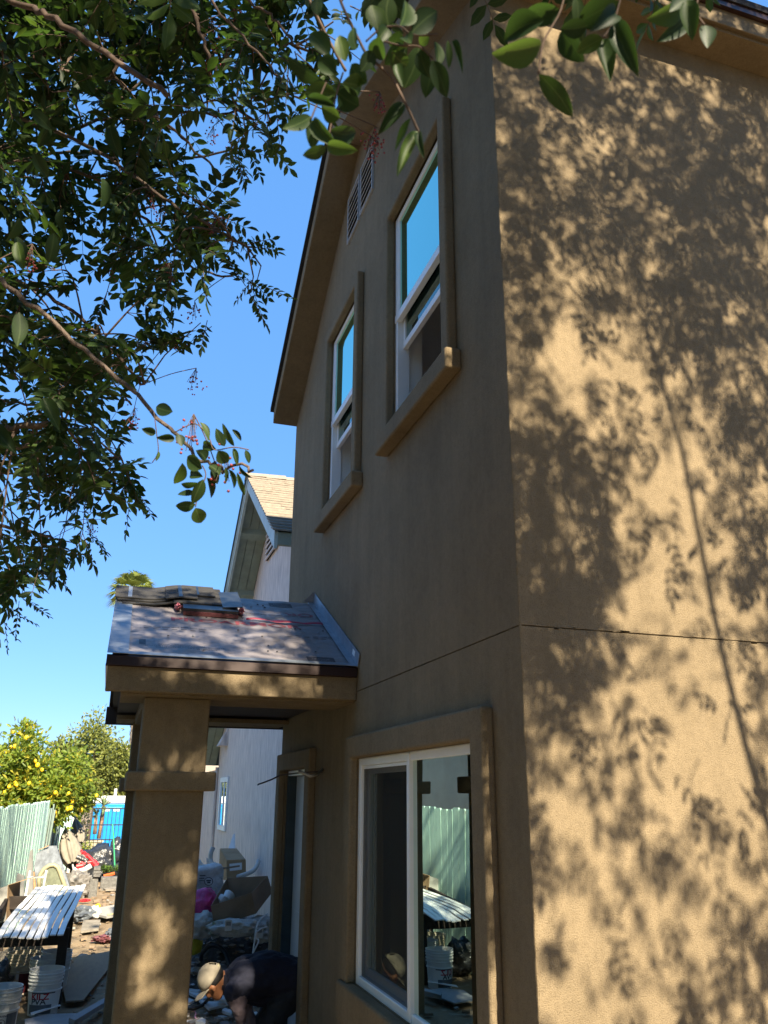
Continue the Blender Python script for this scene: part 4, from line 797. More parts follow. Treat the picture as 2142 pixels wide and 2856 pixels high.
M['cement']=mat('white_paper_bag',(.52,.54,.56),rough=.8,var=.15,scale=9,bump=.6,bscale=9,bdist=.05,spots=((.12,.13,.15),5,.64))
c=q8(285,660,y=10.4);CM=thing('cement_bag','white cement bag with round printed emblem on the pile','cement bag',c);bg_=MB();bg_.box((-.2,-.13,-.2),(.2,.13,.2));bg_.v=[tuple(Matrix.Translation(c)@Matrix.Rotation(.25,4,'Z')@Matrix.Rotation(-.2,4,'Y')@Vector(v)) for v in bg_.v];o=bg_.build('bag','cement',CM,smooth=True,bevel=.06);sd2=o.modifiers.new('s','SUBSURF');sd2.levels=sd2.render_levels=3;tx=bpy.data.textures.new('crumple','CLOUDS');tx.noise_scale=.09;dp=o.modifiers.new('d','DISPLACE');dp.texture=tx;dp.strength=.035
e_=MB();pp=[]
for i in range(25): a=i/24*6.283;pp.append(q8(325+46*math.cos(a),630+44*math.sin(a),y=10.225))
e_.tube(pp,.0045,4);e_.build('emblem_ring','ink',CM)
for (u0,v0,u1,v1) in ((300,612,352,628),(310,632,346,650),(226,560,290,572),(222,590,280,600),(220,618,276,626),(300,690,360,698),(300,708,350,715)): MB().prism([q8(u0,v0,y=10.226),q8(u1,v0,y=10.226),q8(u1,v1,y=10.226),q8(u0,v1,y=10.226)],(0,.003,0)).build('print_block','ink',CM)
M['printbag']=mat('printed_sack',(.50,.50,.47),rough=.6,var=.2,scale=9,bump=.5,bscale=9,bdist=.04,spots=((.10,.16,.10),4.5,.6))
for i,(a,y,r,lab) in enumerate((((245,1120),9.6,(.2,.14,.13),'pale checked sack below the pink bag'),((620,1140),9.35,(.28,.16,.085),'printed white sack with barcode crushed under the open box'),((930,1120),9.5,(.18,.16,.1),'printed sack with green corner right of the open box'),((920,1230),9.4,(.13,.12,.07),'small crumpled sack below the green cornered one'))):
    c=q8(*a,y=y);t=thing('printed_sack',lab,'sack',c,'crumpled sacks on the pile');MB().blob(tuple(c),r,40+i,.3,2.4).build('sack','printbag',t,smooth=True)
    if i in (1,2):
        bc=q8(545 if i==1 else 890,1120 if i==1 else 1200,y=9.17 if i==1 else 9.25);MB().box((bc.x-.035,bc.y,bc.z-.05),(bc.x+.035,bc.y+.004,bc.z+.05)).build('label','label_white',t)
        for k in range(6): MB().box((bc.x-.022+k*.008,bc.y-.002,bc.z+.0),(bc.x-.018+k*.008,bc.y-.0005,bc.z+.035)).build('barcode_bar','ink',t)
for i,pts in enumerate((((980,990),(900,1050),(855,1150),(835,1300),(815,1430)),((975,1130),(870,1180),(850,1260),(880,1290),(820,1420)))):
    tag(MB().tube(smoothp([q8(*p,y=9.05-.02*k) for k,p in enumerate(pts)]),.008,6).build('white_cable','label_white',smooth=True),['white cable looping down from the sacks by the door','second white cable crossing the first near the man\'s back'][i],'cable')
c=q8(165,1330,y=9.7);M['yellowpl']=mat('yellow_plastic',(.45,.42,.03),rough=.5);tag(MB().blob(tuple(c),(.09,.09,.1),50,.15).build('yellow_pot','yellowpl',smooth=True),'dull yellow plastic pot beside the porch column','pot')
# ================================================================== bending man in the doorway
M['shirt']=mat('navy_shirt',(.014,.016,.034),rough=.85,var=.15,scale=5,bump=.5,bscale=9,bdist=.03);M['skin']=mat('skin',(.27,.115,.055),rough=.55,var=.08,spec=.4);M['sleeve']=mat('mauve_sleeve',(.17,.13,.145),rough=.85,var=.1,bump=.4,bscale=14,bdist=.02);M['pants']=mat('charcoal_trousers',(.022,.026,.034),rough=.85,var=.15,bump=.5,bscale=10,bdist=.03);M['cap']=mat('beige_cap',(.25,.22,.17),rough=.85,var=.1,scale=12);M['hair']=mat('black_hair',(.008,.007,.007),rough=.6)
YP=7.22
def q9(x,y,dy=0): p=W(*k9(x,y),y=YP);return Vector((p.x,YP+dy,p.z))
pelv,mid,chest,neck=q9(1470,1075),q9(1180,1005),q9(880,1085),q9(640,1110)
head=q9(440,1085);caps=[]
def cp(a,ra,b,rb_,m): caps.append((a,ra,b,rb_,m))
for s in (-1,1):
    d=.085*s
    cp(pelv+Vector((0,d,0)),.145,mid+Vector((0,d*.8,0)),.155,0);cp(mid+Vector((0,d*.8,0)),.155,chest+Vector((0,d,0)),.15,0)
    sh=q9(690,1190,.19*s);cp(chest+Vector((0,d,0)),.13,sh,.085,0)
    el=q9(730,1480,.2*s)+Vector((.02 if s<0 else .12,0,0));wr_=q9(775,1790,.14*s)+Vector((0 if s<0 else .13,0,0));cp(sh,.082,sh.lerp(el,.5),.068,0 if s>0 else 4);cp(sh.lerp(el,.5),.064,el,.05,4);cp(el,.05,wr_,.034,4)
    hd=wr_+Vector((-.015,0,-.07));cp(wr_,.03,hd,.034,1)
    for k in range(4): cp(hd+Vector((-.02+.0,.03-.02*k,-.02)),.013,hd+Vector((-.035-.004*k,.032-.021*k,-.075-.01*(k in(1,2)))),.009,1)
    cp(hd+Vector((.01,-.03*s,0)),.013,hd+Vector((-.02,-.055*s,-.045)),.01,1)
    hp=pelv+Vector((.02,.09*s,-.03));kn=q9(1090,1720,.15*s)+Vector((.05*(s>0),0,0));an=Vector((1.50,YP+.14*s,.07));cp(hp,.125,kn,.078,2);cp(kn,.07,an,.045,2);cp(an,.045,an+Vector((-.17,0,-.03)),.035,3)
cp(q9(1130,1200),.135,q9(980,1180),.13,0)
cp(chest,.12,neck,.075,0);cp(neck,.062,head,.065,1)
cp(head,.086,head+Vector((-.01,0,-.02)),.084,1);cp(q9(450,1190),.066,q9(505,1300),.042,1);cp(q9(440,1230),.05,q9(395,1290),.03,1)
cp(q9(420,1300),.013,q9(395,1330),.011,1)
for s in (-1,1): cp(q9(430,1180,.078*s),.02,q9(450,1215,.083*s),.012,1)
bmx=MB()
for a,ra,b,rb_,m_ in caps:
    n=5;pts=[];rr=[];ax=(b-a);L=ax.length;ax=ax.normalized() if L>1e-6 else Vector((0,0,1))
    for i in range(n): t_=-math.pi/2+i/(n-1)*math.pi/2;pts.append(a+ax*ra*math.sin(t_));rr.append(max(.001,ra*math.cos(t_)))
    for i in range(n): t_=i/(n-1)*math.pi/2;pts.append(b+ax*rb_*math.sin(t_));rr.append(max(.001,rb_*math.cos(t_)))
    bmx.tube(pts,rr,16)
tmp=bmx.build('tmp','skin');rm=tmp.modifiers.new('r','REMESH');rm.mode='VOXEL';rm.voxel_size=.0095;sm=tmp.modifiers.new('s','SMOOTH');sm.iterations=8;sm.factor=.5
dg=bpy.context.evaluated_depsgraph_get();me=bpy.data.meshes.new_from_object(tmp.evaluated_get(dg));bpy.data.objects.remove(tmp)
me.materials.clear();M['boot']=mat('work_boot',(.04,.03,.02),rough=.7)
for k in ('shirt','skin','pants','boot','sleeve'): me.materials.append(M[k])
A_=np.array([c[0] for c in caps]);B_=np.array([c[2] for c in caps]);ra_=np.array([c[1] for c in caps]);rb2=np.array([c[3] for c in caps]);mi_=np.array([c[4] for c in caps])
for p in me.polygons:
    c=np.array(p.center);ab=B_-A_;t_=np.clip(((c-A_)*ab).sum(1)/np.maximum((ab*ab).sum(1),1e-9),0,1);d=np.linalg.norm(c-(A_+ab*t_[:,None]),axis=1)-(ra_+(rb2-ra_)*t_);k=mi_[d.argmin()]
    if k==0 and c[0]>q9(1400,1000).x and c[2]<q9(1400,1175).z: k=2
    p.material_index=int(k);p.use_smooth=True
PE=thing('person','man in navy shirt, charcoal trousers and beige cap bending down in the doorway','person',(1.45,YP,0))
bo=bpy.data.objects.new('body',me);COL.objects.link(bo);setpar(bo,PE)
xc_=q9(640,1000).x;nrm_=[v.normal.copy() for v in me.vertices]
for v,n_ in zip(me.vertices,nrm_):
    if v.co.x>xc_: v.co+=n_*(.016*mnoise.noise(Vector((v.co.x*9,v.co.y*9,v.co.z*16)))+.007*mnoise.noise(Vector((v.co.x*25,v.co.y*25,v.co.z*40))))
# cap: crown shell, brim, strap opening ; hair below it
crown=(q9(300,980)-head);crown.y=0;crown.normalize();face=(q9(400,1330)-head);face.y=0;face=(face-crown*face.dot(crown)).normalized();side=crown.cross(face)
def hp_(u,v,r): return head+crown*(.012)+(crown*math.cos(u)+(face*math.cos(v)+side*math.sin(v))*math.sin(u))*r
cpm=MB();nu,nv=9,28;vs=[]
for i in range(nu+1):
    for j in range(nv):
        u=i/nu*1.62;v=2*math.pi*j/nv;vs.append(hp_(u,v,.104*(1+.05*math.cos(u)*0+.03*math.sin(u)*math.cos(v))))
fs=[]
for i in range(nu):
    for j in range(nv):
        v=2*math.pi*(j+.5)/nv
        if abs(v-math.pi)<.5 and 4<=i<=6: continue
        fs.append((i*nv+j,i*nv+(j+1)%nv,(i+1)*nv+(j+1)%nv,(i+1)*nv+j))
cpm.add(vs,fs);co=cpm.build('cap','cap',PE,smooth=True);s_=co.modifiers.new('s','SOLIDIFY');s_.thickness=.004
br=MB();vs=[]
for i in range(6):
    for j in range(11):
        v=(j/10-.5)*1.9;L=.0+.085*i/5*math.cos(v*.55);b0=hp_(1.58,v,.106);vs.append(b0+face*L+crown*(.006*i/5-.03*(abs(v)/.95)**2*.6))
br.add(vs,[(i*11+j,i*11+j+1,(i+1)*11+j+1,(i+1)*11+j) for i in range(5) for j in range(10)]);bb=br.build('brim','cap',co,smooth=True);s_=bb.modifiers.new('s','SOLIDIFY');s_.thickness=.005
hr=MB();vs=[]
for i in range(8):
    for j in range(24):
        v=math.pi-1.9+3.8*j/23;u=.55+i/7*1.75*(1-.22*(abs(v-math.pi)/1.9));vs.append(head+(crown*math.cos(u)+(face*math.cos(v)+side*math.sin(v))*math.sin(u))*.0935)
hr.add(vs,[(i*24+j,i*24+j+1,(i+1)*24+j+1,(i+1)*24+j) for i in range(7) for j in range(23)]);ho=hr.build('hair','hair',PE,smooth=True)
stp=MB();vs=[]
for j in range(9):
    v=math.pi-.55+1.1*j/8
    for u in (1.38,1.5): vs.append(hp_(u,v,.1075))
stp.add(vs,[(2*j,2*j+2,2*j+3,2*j+1) for j in range(8)]);stp.build('cap_strap','creamrim',co)
# ================================================================== foliage
def leafmat(name,c,vein,tr,rough=.48,amt=.3):
    m=bpy.data.materials.new(name);m.use_nodes=True;t=m.node_tree;N=t.nodes;L=t.links;b=N['Principled BSDF']
    uv=N.new('ShaderNodeUVMap');sx=N.new('ShaderNodeSeparateXYZ');L.new(uv.outputs[0],sx.inputs[0])
    a=N.new('ShaderNodeMath');a.operation='SUBTRACT';L.new(sx.outputs[0],a.inputs[0]);a.inputs[1].default_value=.5
    ab=N.new('ShaderNodeMath');ab.operation='ABSOLUTE';L.new(a.outputs[0],ab.inputs[0])
    r=N.new('ShaderNodeValToRGB');r.color_ramp.elements[0].position=.012;r.color_ramp.elements[1].position=.045;r.color_ramp.elements[0].color=(*vein,1);r.color_ramp.elements[1].color=(*c,1);L.new(ab.outputs[0],r.inputs[0])
    # faint side veins and blotches
    tc=N.new('ShaderNodeTexCoord');nz=N.new('ShaderNodeTexNoise');nz.inputs['Scale'].default_value=18;nz.inputs['Detail'].default_value=4;L.new(tc.outputs['Object'],nz.inputs['Vector'])
    wv=N.new('ShaderNodeMath');wv.operation='MULTIPLY_ADD';L.new(ab.outputs[0],wv.inputs[0]);wv.inputs[1].default_value=-.9;L.new(sx.outputs[1],wv.inputs[2])
    sn=N.new('ShaderNodeMath');sn.operation='MULTIPLY';L.new(wv.outputs[0],sn.inputs[0]);sn.inputs[1].default_value=62
    si=N.new('ShaderNodeMath');si.operation='SINE';L.new(sn.outputs[0],si.inputs[0])
    mr=N.new('ShaderNodeMapRange');L.new(si.outputs[0],mr.inputs[0]);mr.inputs[1].default_value=.6;mr.inputs[2].default_value=1;mr.inputs[3].default_value=0;mr.inputs[4].default_value=.25
    ad=N.new('ShaderNodeMath');ad.operation='MULTIPLY_ADD';L.new(nz.outputs['Fac'],ad.inputs[0]);ad.inputs[1].default_value=.7;L.new(mr.outputs[0],ad.inputs[2])
    hs=N.new('ShaderNodeHueSaturation');sc_=N.new('ShaderNodeMath');sc_.operation='ADD';sc_.inputs[1].default_value=.62;L.new(ad.outputs[0],sc_.inputs[0]);L.new(sc_.outputs[0],hs.inputs['Value']);L.new(r.outputs[0],hs.inputs['Color'])
    L.new(hs.outputs[0],b.inputs['Base Color']);b.inputs['Roughness'].default_value=rough;b.inputs['Specular IOR Level'].default_value=.22
    bp=N.new('ShaderNodeBump');bp.inputs['Strength'].default_value=.12;bp.inputs['Distance'].default_value=.002;L.new(mr.outputs[0],bp.inputs['Height']);L.new(bp.outputs[0],b.inputs['Normal'])
    tb=N.new('ShaderNodeBsdfTranslucent');tb.inputs[0].default_value=(*tr,1);ms=N.new('ShaderNodeMixShader');ms.inputs[0].default_value=amt
    L.new(b.outputs[0],ms.inputs[1]);L.new(tb.outputs[0],ms.inputs[2]);L.new(ms.outputs[0],N['Material Output'].inputs[0]);return m
PL=[leafmat('pepper_leaf',(.021,.040,.011),(.06,.09,.032),(.075,.15,.02)),leafmat('pepper_leaf_dark',(.013,.028,.010),(.04,.065,.025),(.05,.10,.016)),leafmat('pepper_leaf_young',(.038,.066,.014),(.09,.125,.04),(.13,.22,.03))]
def template(n):
    ts=[i/(n-1) for i in range(n)];V=[];UV=[];F=[]
    for i,t in enumerate(ts):
        w_=math.sin(math.pi*t**.9)**.75 if 0<t<1 else 0
        if i in (0,n-1): V.append((0,t,-.10*t*t));UV.append((.5,t))
        else:
            V+=[(-w_*.5,t,.10*w_-.10*t*t),(0,t,-.10*t*t),(w_*.5,t,.10*w_-.10*t*t)];UV+=[(.5-.5*w_,t),(.5,t),(.5+.5*w_,t)]
    r=lambda i,k:1+(i-1)*3+k
    F+=[(0,r(1,1),r(1,0)),(0,r(1,2),r(1,1))]
    for i in range(1,n-2): F+=[(r(i,0),r(i,1),r(i+1,1),r(i+1,0)),(r(i,1),r(i,2),r(i+1,2),r(i+1,1))]
    e=len(V)-1;F+=[(r(n-2,0),r(n-2,1),e),(r(n-2,1),r(n-2,2),e)];return np.array(V),UV,F
class Leaves:
    def __init__(s,n=4): s.T,s.UV,s.F=template(n);s.L=[]
    def add(s,b,d,nrm,L,Wd,m=0): s.L.append((b,d,nrm,L,Wd,m))
    def build(s,name,mats,parent=None):
        k=len(s.L);B=np.array([tuple(l[0]) for l in s.L]);D=np.array([tuple(l[1]) for l in s.L]);Nn=np.array([tuple(l[2]) for l in s.L])
        D/=np.linalg.norm(D,axis=1)[:,None]+1e-9;S=np.cross(D,Nn);S/=np.linalg.norm(S,axis=1)[:,None]+1e-9;Z=np.cross(S,D)
        Ls=np.array([l[3] for l in s.L])[:,None,None];Ws=np.array([l[4] for l in s.L])[:,None,None];T=s.T[None]
        V=B[:,None,:]+S[:,None,:]*T[:,:,0:1]*Ws+D[:,None,:]*T[:,:,1:2]*Ls+Z[:,None,:]*T[:,:,2:3]*Ls
        nv=s.T.shape[0];V=V.reshape(-1,3);me=bpy.data.meshes.new(name)
        lt=np.array([len(f) for f in s.F]);flat=np.concatenate([np.array(f) for f in s.F]);LI=(flat[None]+np.arange(k)[:,None]*nv).ravel();LT=np.tile(lt,k)
        me.vertices.add(len(V));me.vertices.foreach_set('co',V.ravel());me.loops.add(len(LI));me.loops.foreach_set('vertex_index',LI.astype(np.int32))
        me.polygons.add(len(LT));me.polygons.foreach_set('loop_start',np.concatenate([[0],np.cumsum(LT)[:-1]]).astype(np.int32));me.polygons.foreach_set('loop_total',LT.astype(np.int32))
        for mm in mats: me.materials.append(mm)
        me.polygons.foreach_set('material_index',np.repeat(np.array([l[5] for l in s.L]),len(lt)).astype(np.int32))
        uv=me.uv_layers.new(name='UVMap');U=np.array(s.UV)[flat];uv.data.foreach_set('uv',np.tile(U,(k,1)).ravel())
        me.update();me.validate();me.polygons.foreach_set('use_smooth',[True]*len(me.polygons));o=bpy.data.objects.new(name,me);COL.objects.link(o)
        if parent: setpar(o,parent)
        return o
def rv(a=1.): return Vector((random.gauss(0,a),random.gauss(0,a),random.gauss(0,a)))
# ------------------------------------------------------------------ big pepper tree whose branches hang into the picture
M['bark']=mat('grey_brown_bark',(.125,.093,.072),rough=.95,col2=(.09,.065,.05),scale=12,stretch=(1,1,.3),bump=.9,bscale=35,bdist=.03);M['twig']=mat('brown_twig',(.10,.066,.048),rough=.85,var=.25,scale=40)
M['berry']=mat('red_berry',(.20,.03,.028),rough=.45,var=.3,scale=60)
PT_=thing('pepper_tree','leafy pepper tree with red berries overhanging the yard from the left','tree',(-.95,.2,0))
tw=MB();lf=Leaves(4);lh=[];random.seed(101);objs_leaf=[]
crotch=Vector((-.95,.55,2.7))
MB().tube(smoothp([(-.95,.2,-.1),(-.98,.25,.8),(-.9,.4,1.8),crotch,(-1.0,.8,3.4)],5),[.19]*6+[.16]*6+[.14]*5+[.12]*4,12).build('trunk','bark',PT_,smooth=True)
def sprig(b,d,L,n,ll,objs=False,tip=True):
    """compound leaf: rachis with paired leaflets and one at the end"""
    d=d.normalized();up=(Vector((0,0,1))+rv(.35)).normalized();s=d.cross(up);s=s.normalized() if s.length>.05 else Vector((1,0,0));nn=s.cross(d).normalized()
    pts=[b+d*L*f+Vector((0,0,-.12*L*f*f)) for f in (0,.5,1)];tw.tube(pts,[.0018,.0014,.001],3,cap=False)
    m=random.choice([0,0,1,1,2])
    for i in range(n):
        f=.22+.7*i/max(1,n-1);c=b+d*L*f+Vector((0,0,-.12*L*f*f))
        for sg in (-1,1):
            dd=d*random.uniform(.35,.65)+s*sg*random.uniform(.75,1)+rv(.14)+Vector((0,0,-.15));lw=ll*random.uniform(.8,1.12)
            A=(c,dd,nn+rv(.3),lw,lw*random.uniform(.37,.5),m)
            (objs_leaf if objs else lf.L).append(A)
    if tip:
        c=pts[-1];A=(c,d+rv(.15),nn+rv(.25),ll*1.1,ll*.42,m);(objs_leaf if objs else lf.L).append(A)
# limbs traced as real branches at their distances (first point lies outside the frame)
c1=crop(0,0,.6456);c3=crop(0,700,.4822)
limbs=[(c1,[(-420,-250),(60,0),(240,90),(450,230),(730,410)],2.3,2.0,.012,.007),(c1,[(-400,420),(0,490),(250,570),(430,660),(700,850),(870,960),(1070,1065)],3.4,3.0,.017,.005),
(c1,[(-350,640),(200,590),(420,520),(600,495),(820,490),(1020,485),(1100,410)],3.8,3.6,.018,.005),(c1,[(-300,720),(60,690),(300,660),(600,660),(800,680),(1060,640)],4.2,4.0,.018,.005),
(c1,[(-300,60),(350,330),(500,340),(620,470),(760,570),(920,720)],3.2,3.0,.014,.004),(c1,[(-300,500),(380,760),(560,890),(700,1010),(840,1160),(1000,1200)],3.6,3.2,.015,.004),
(c1,[(600,-300),(830,60),(900,230),(990,400),(1090,540)],2.9,2.8,.012,.004),(c1,[(-300,-60),(150,40),(380,160),(520,185),(780,175)],3.6,3.8,.016,.006),
(c3,[(-300,1060),(0,1040),(130,1015),(380,995)],3.0,2.9,.016,.012),(c3,[(-300,1110),(0,1130),(300,1120),(560,1190),(700,1205)],3.6,3.4,.016,.006),(c3,[(-250,1500),(0,1590),(150,1620),(300,1659)],4.0,4.0,.016,.008),
(c3,[(-300,-50),(0,180),(250,370),(600,670),(830,880),(1010,1050),(1170,1220),(1300,1250),(1470,1252)],2.3,1.75,.014,.003),(c3,[(-100,40),(280,260),(480,400),(700,640),(830,770)],3.2,3.0,.012,.005),
(c1,[(700,-260),(960,60),(1000,100),(1170,290),(1250,400)],2.4,2.2,.008,.003),(c1,[(850,-250),(1080,0),(1200,90),(1275,210)],2.1,2.0,.007,.003),(c3,[(-200,300),(0,480),(200,640),(560,760),(760,880)],4.4,4.0,.018,.004),
(c3,[(-300,800),(0,860),(280,900),(470,960),(600,1060)],4.6,4.2,.018,.005),(c3,[(-300,1300),(0,1280),(200,1330),(420,1320),(640,1340)],4.4,4.0,.014,.004),(c1,[(-250,250),(0,300),(260,330),(420,420),(640,640)],4.8,4.6,.02,.006),
(c1,[(-100,-200),(200,20),(420,60),(700,40),(980,60)],4.6,4.2,.018,.004)]
limb_pts=[]
for ci,(cf,pts,d0,d1,r0,r1) in enumerate(limbs):
    n=len(pts);P3=[W(*cf(*p),d=d0+(d1-d0)*i/(n-1)) for i,p in enumerate(pts)]
    root=crotch+Vector((-.05,.2,.3+.12*(ci%6)));P3=[root,root.lerp(P3[0],.55)+Vector((0,0,.12))]+P3
    sp=smoothp(P3,6);m=len(sp);sp=[p+rv(.004) for p in sp];rr=[max(r1*.8,(.010 if ci%3==0 else r0*.6)*(1-i/(m-1))+r1*i/(m-1)) for i in range(m)]
    br=MB().tube(sp,rr,7);br.build('branch','bark' if r0>.013 else 'twig',PT_,smooth=True);limb_pts+=sp[8:]
LPn=np.array([tuple(p) for p in limb_pts])
poly=[(-120,-150),(960,-150),(860,20),(760,70),(650,150),(640,230),(560,270),(640,300),(660,360),(610,430),(560,470),(620,520),(600,600),(560,660),(640,760),(560,830),(555,930),(470,1000),(380,1060),(300,1130),(390,1260),(390,1390),(240,1400),(275,1500),(150,1580),(60,1650),(30,1740),(-120,1760)]
def inside(x,y,pg):
    c=False;j=len(pg)-1
    for i in range(len(pg)):
        (xi,yi),(xj,yj)=pg[i],pg[j]
        if (yi>y)!=(yj>y) and x<(xj-xi)*(y-yi)/(yj-yi)+xi: c=not c
        j=i
    return c
gaps=[(150,160,50,40),(60,1120,50,50),(180,820,60,40),(420,620,45,40),(330,330,50,35),(120,1450,50,50),(440,880,50,45),(260,560,40,30),(470,255,75,45),(355,1010,45,50),(250,1290,45,60),(560,330,50,30),(700,480,60,60),(30,560,25,60),(330,1090,40,30)]
def spray(px,py,d):
    tip=W(px,py,d=d)
    while d>1.6 and tip.y+(tip.z-.75)*1.31>8.4: d*=.93;tip=W(px,py,d=d)
    dd=np.linalg.norm(LPn-np.array(tip),axis=1);k=int(dd.argmin());base=limb_pts[k]
    if dd[k]>.75: return 0
    mid=base.lerp(tip,.5)+Vector((0,0,.05))+rv(.02);pp=smoothp([base,mid,tip],4);tw.tube(pp,[.0045]*3+[.0035]*3+[.0022]*(len(pp)-6),4,cap=False)
    ax=(tip-base).normalized();ll=random.uniform(.050,.072)
    for f in (.45,.7,.9,1.0):
        c=pp[min(len(pp)-1,int(f*(len(pp)-1)))]
        for _ in range(random.choice([1,1,2])):
            sprig(c,ax*.8+rv(.75)+Vector((0,0,-.3)),random.uniform(.11,.17),random.choice([3,4,4,5]),ll)
    return 1
cnt=0;tries=0
while cnt<235 and tries<6000:
    tries+=1;px,py=random.uniform(-120,960),random.uniform(-150,1760)
    if not inside(px,py,poly): continue
    if any(((px-a)/c)**2+((py-b)/e)**2<1 for a,b,c,e in gaps): continue
    if px>420 and random.random()<.35: continue
    cnt+=spray(px,py,random.uniform(2.6,5.0))
# twigs with open sprays at the edge of the crown
for (px,py,d) in ((690,690,3.0),(715,790,3.0),(700,810,3.0),(640,640,3.1),(610,740,3.0),(700,275,2.2),(740,330,2.2),(770,260,2.2),(800,210,2.15),(790,130,2.0),(840,150,2.0),(640,400,2.9),(740,370,2.8),(690,330,2.8),(560,900,3.0),(640,600,3.1),(380,1390,3.6),(260,1500,3.9),(60,1660,4.0),(30,1720,4.2),(230,1430,3.8),(880,90,2.0),(930,60,2.0),(650,420,3.5),(680,400,3.6)):
    b=W(px,py,d=d)
    for _ in range(3): sprig(b+rv(.02),_R*random.uniform(-.2,.8)+rv(.45)+Vector((0,0,-.5)),random.uniform(.10,.14),random.choice([4,5,5]),random.uniform(.032,.042),objs=d<2.3 and len(objs_leaf)<175)
    k=int(np.linalg.norm(LPn-np.array(b),axis=1).argmin());tw.tube([limb_pts[k],limb_pts[k].lerp(b,.5)+rv(.02),b],[.004,.003,.002],4,cap=False)
# leaves close to the lens, each one placed as it hangs
cc=crop(800,0,620/1659);c2=crop(1071,0,.6456)
near=[(cc,1.05,[(680,225,640,30,120),(760,195,765,-25,120),(845,190,920,-10,130),(930,245,1120,85,130),(230,120,235,-25,70),(320,430,170,230,110),(285,610,0,450,110),(370,560,235,430,110),(440,460,390,260,85),(520,370,490,200,75),(370,700,125,680,110),(370,800,135,720,60),(600,620,480,480,110),(540,790,380,690,130),(400,880,260,810,100),(180,870,-10,950,80),(180,890,190,1100,85),(195,895,330,1060,90),(320,970,525,1000,110),(295,1090,130,1160,80),(300,1090,490,1120,80),(690,270,690,460,110),(840,230,780,360,90),(990,340,880,640,110),(1000,370,1060,560,90),(1090,450,1030,710,105),(1090,450,1185,710,100),(1110,310,1140,470,70),(1200,300,1210,500,40),(1230,310,1315,480,35),(870,770,715,970,75),(925,880,800,1115,65),(975,980,835,1255,75),(990,990,1010,1130,45),(820,480,860,610,60),(780,380,900,500,110),(870,330,750,470,100),(1060,260,990,330,70),(560,640,440,620,120),(640,380,560,520,90),(750,210,690,300,80),(900,350,800,430,90),(930,330,870,250,80)]),
(c2,1.0,[(690,90,515,160,85),(680,190,495,245,95),(760,40,600,90,75),(840,100,1010,20,90),(760,140,850,260,80),(880,110,770,125,60),(945,165,838,220,55),(945,170,980,310,60),(1000,100,1085,280,70),(670,320,805,500,65),(1290,30,1165,85,70),(1345,40,1205,170,55),(1310,0,1335,145,60),(1385,110,1400,190,55),(830,-20,835,110,40),(1320,-30,1250,30,60),(1000,60,930,110,60)]),
(c3,1.78,[(1055,1225,1020,1355,55),(1170,1260,1075,1195,70),(1175,1305,1085,1290,45),(1145,1345,1055,1350,42),(1125,1405,1030,1400,45),(1130,1465,1020,1475,50),(1175,1320,1120,1460,55),(1130,1485,1165,1575,68),(1195,1310,1240,1420,40),(1250,1145,1160,1120,48),(1300,1130,1255,1030,48),(1355,1130,1290,1005,28),(1395,1100,1345,1030,22),(1260,1155,1320,1225,60),(1350,1140,1375,1235,26),(1420,1150,1440,1225,26),(1385,1240,1445,1312,20),(1320,1260,1370,1370,20),(1370,1280,1415,1412,24),(1300,1250,1310,1340,20),(900,1055,828,1035,38),(1010,1085,918,1085,38),(1030,1060,1050,1122,42),(1155,990,1212,1085,36),(1000,930,898,900,60),(1190,1210,1148,1158,50),(920,1160,905,1212,16),(1230,1250,1260,1340,40),(1210,1240,1270,1290,45)])]
random.seed(55)
for i in range(13):                                   # soft, very near leaves over the left edge
    x,y=random.uniform(-60,430),random.uniform(-40,1250)
    if x>250 and y>500: x-=220
    a=random.uniform(.6,2.4);L=random.uniform(60,95);near.append((crop(0,0,1),random.uniform(1.5,2.3),[(x,y,x+L*math.cos(a),y+L*math.sin(a),L*.36)]))
T9,U9,F9=template(9);lm=[]
for k in range(5):
    me=bpy.data.meshes.new('leaf');V=T9.copy();V[:,2]*=(.6+.5*k);V[:,2]+=.05*np.sin(V[:,1]*5+k)*V[:,0];V[:,0]+=(.06*(k-2))*np.sin(V[:,1]*math.pi)
    me.from_pydata([tuple(v) for v in V],[],F9);uv=me.uv_layers.new(name='UVMap')
    for lp in me.loops: uv.data[lp.index].uv=U9[lp.vertex_index]
    me.materials.append(PL[[0,1,2,0,1][k]]);me.polygons.foreach_set('use_smooth',[True]*len(me.polygons));lm.append(me)
nleaf=0
def leafobj(b,d,nrm,L,Wd):
    global nleaf
    d=Vector(d).normalized();s=d.cross(Vector(nrm)).normalized();z=s.cross(d);b=Vector(b)
    mw=Matrix(((s.x*Wd,d.x*L,z.x*L,b.x),(s.y*Wd,d.y*L,z.y*L,b.y),(s.z*Wd,d.z*L,z.z*L,b.z),(0,0,0,1)));share('leaf',random.choice(lm),PT_,mw);nleaf+=1
for cf,d0,L_ in near:
    for (x0,y0,x1,y1,wp) in L_:
        sc=(W(*cf(x0,y0),d=1)-W(*cf(x0+1,y0),d=1)).length;d=d0+random.uniform(-.05,.05);b=W(*cf(x0,y0),d=d);t=W(*cf(x1,y1),d=d+random.uniform(-.03,.03))
        leafobj(b,t-b,(CAM-b).normalized()+rv(.35),(t-b).length*1.06,wp*sc*d*1.32)
for b,d,nr_,L,Wd,m_ in objs_leaf: leafobj(b,d,nr_,L,Wd)
def stem(cf,pts,d,r): tw.tube(smoothp([W(*cf(*p),d=d) for p in pts],5),r,5)
stem(cc,[(330,-260),(400,0),(480,180),(540,300),(600,410),(700,500),(790,590),(850,700),(920,840),(990,1000)],1.05,.0019);stem(cc,[(120,-200),(170,0),(250,170),(330,330),(440,530)],1.35,.0026)
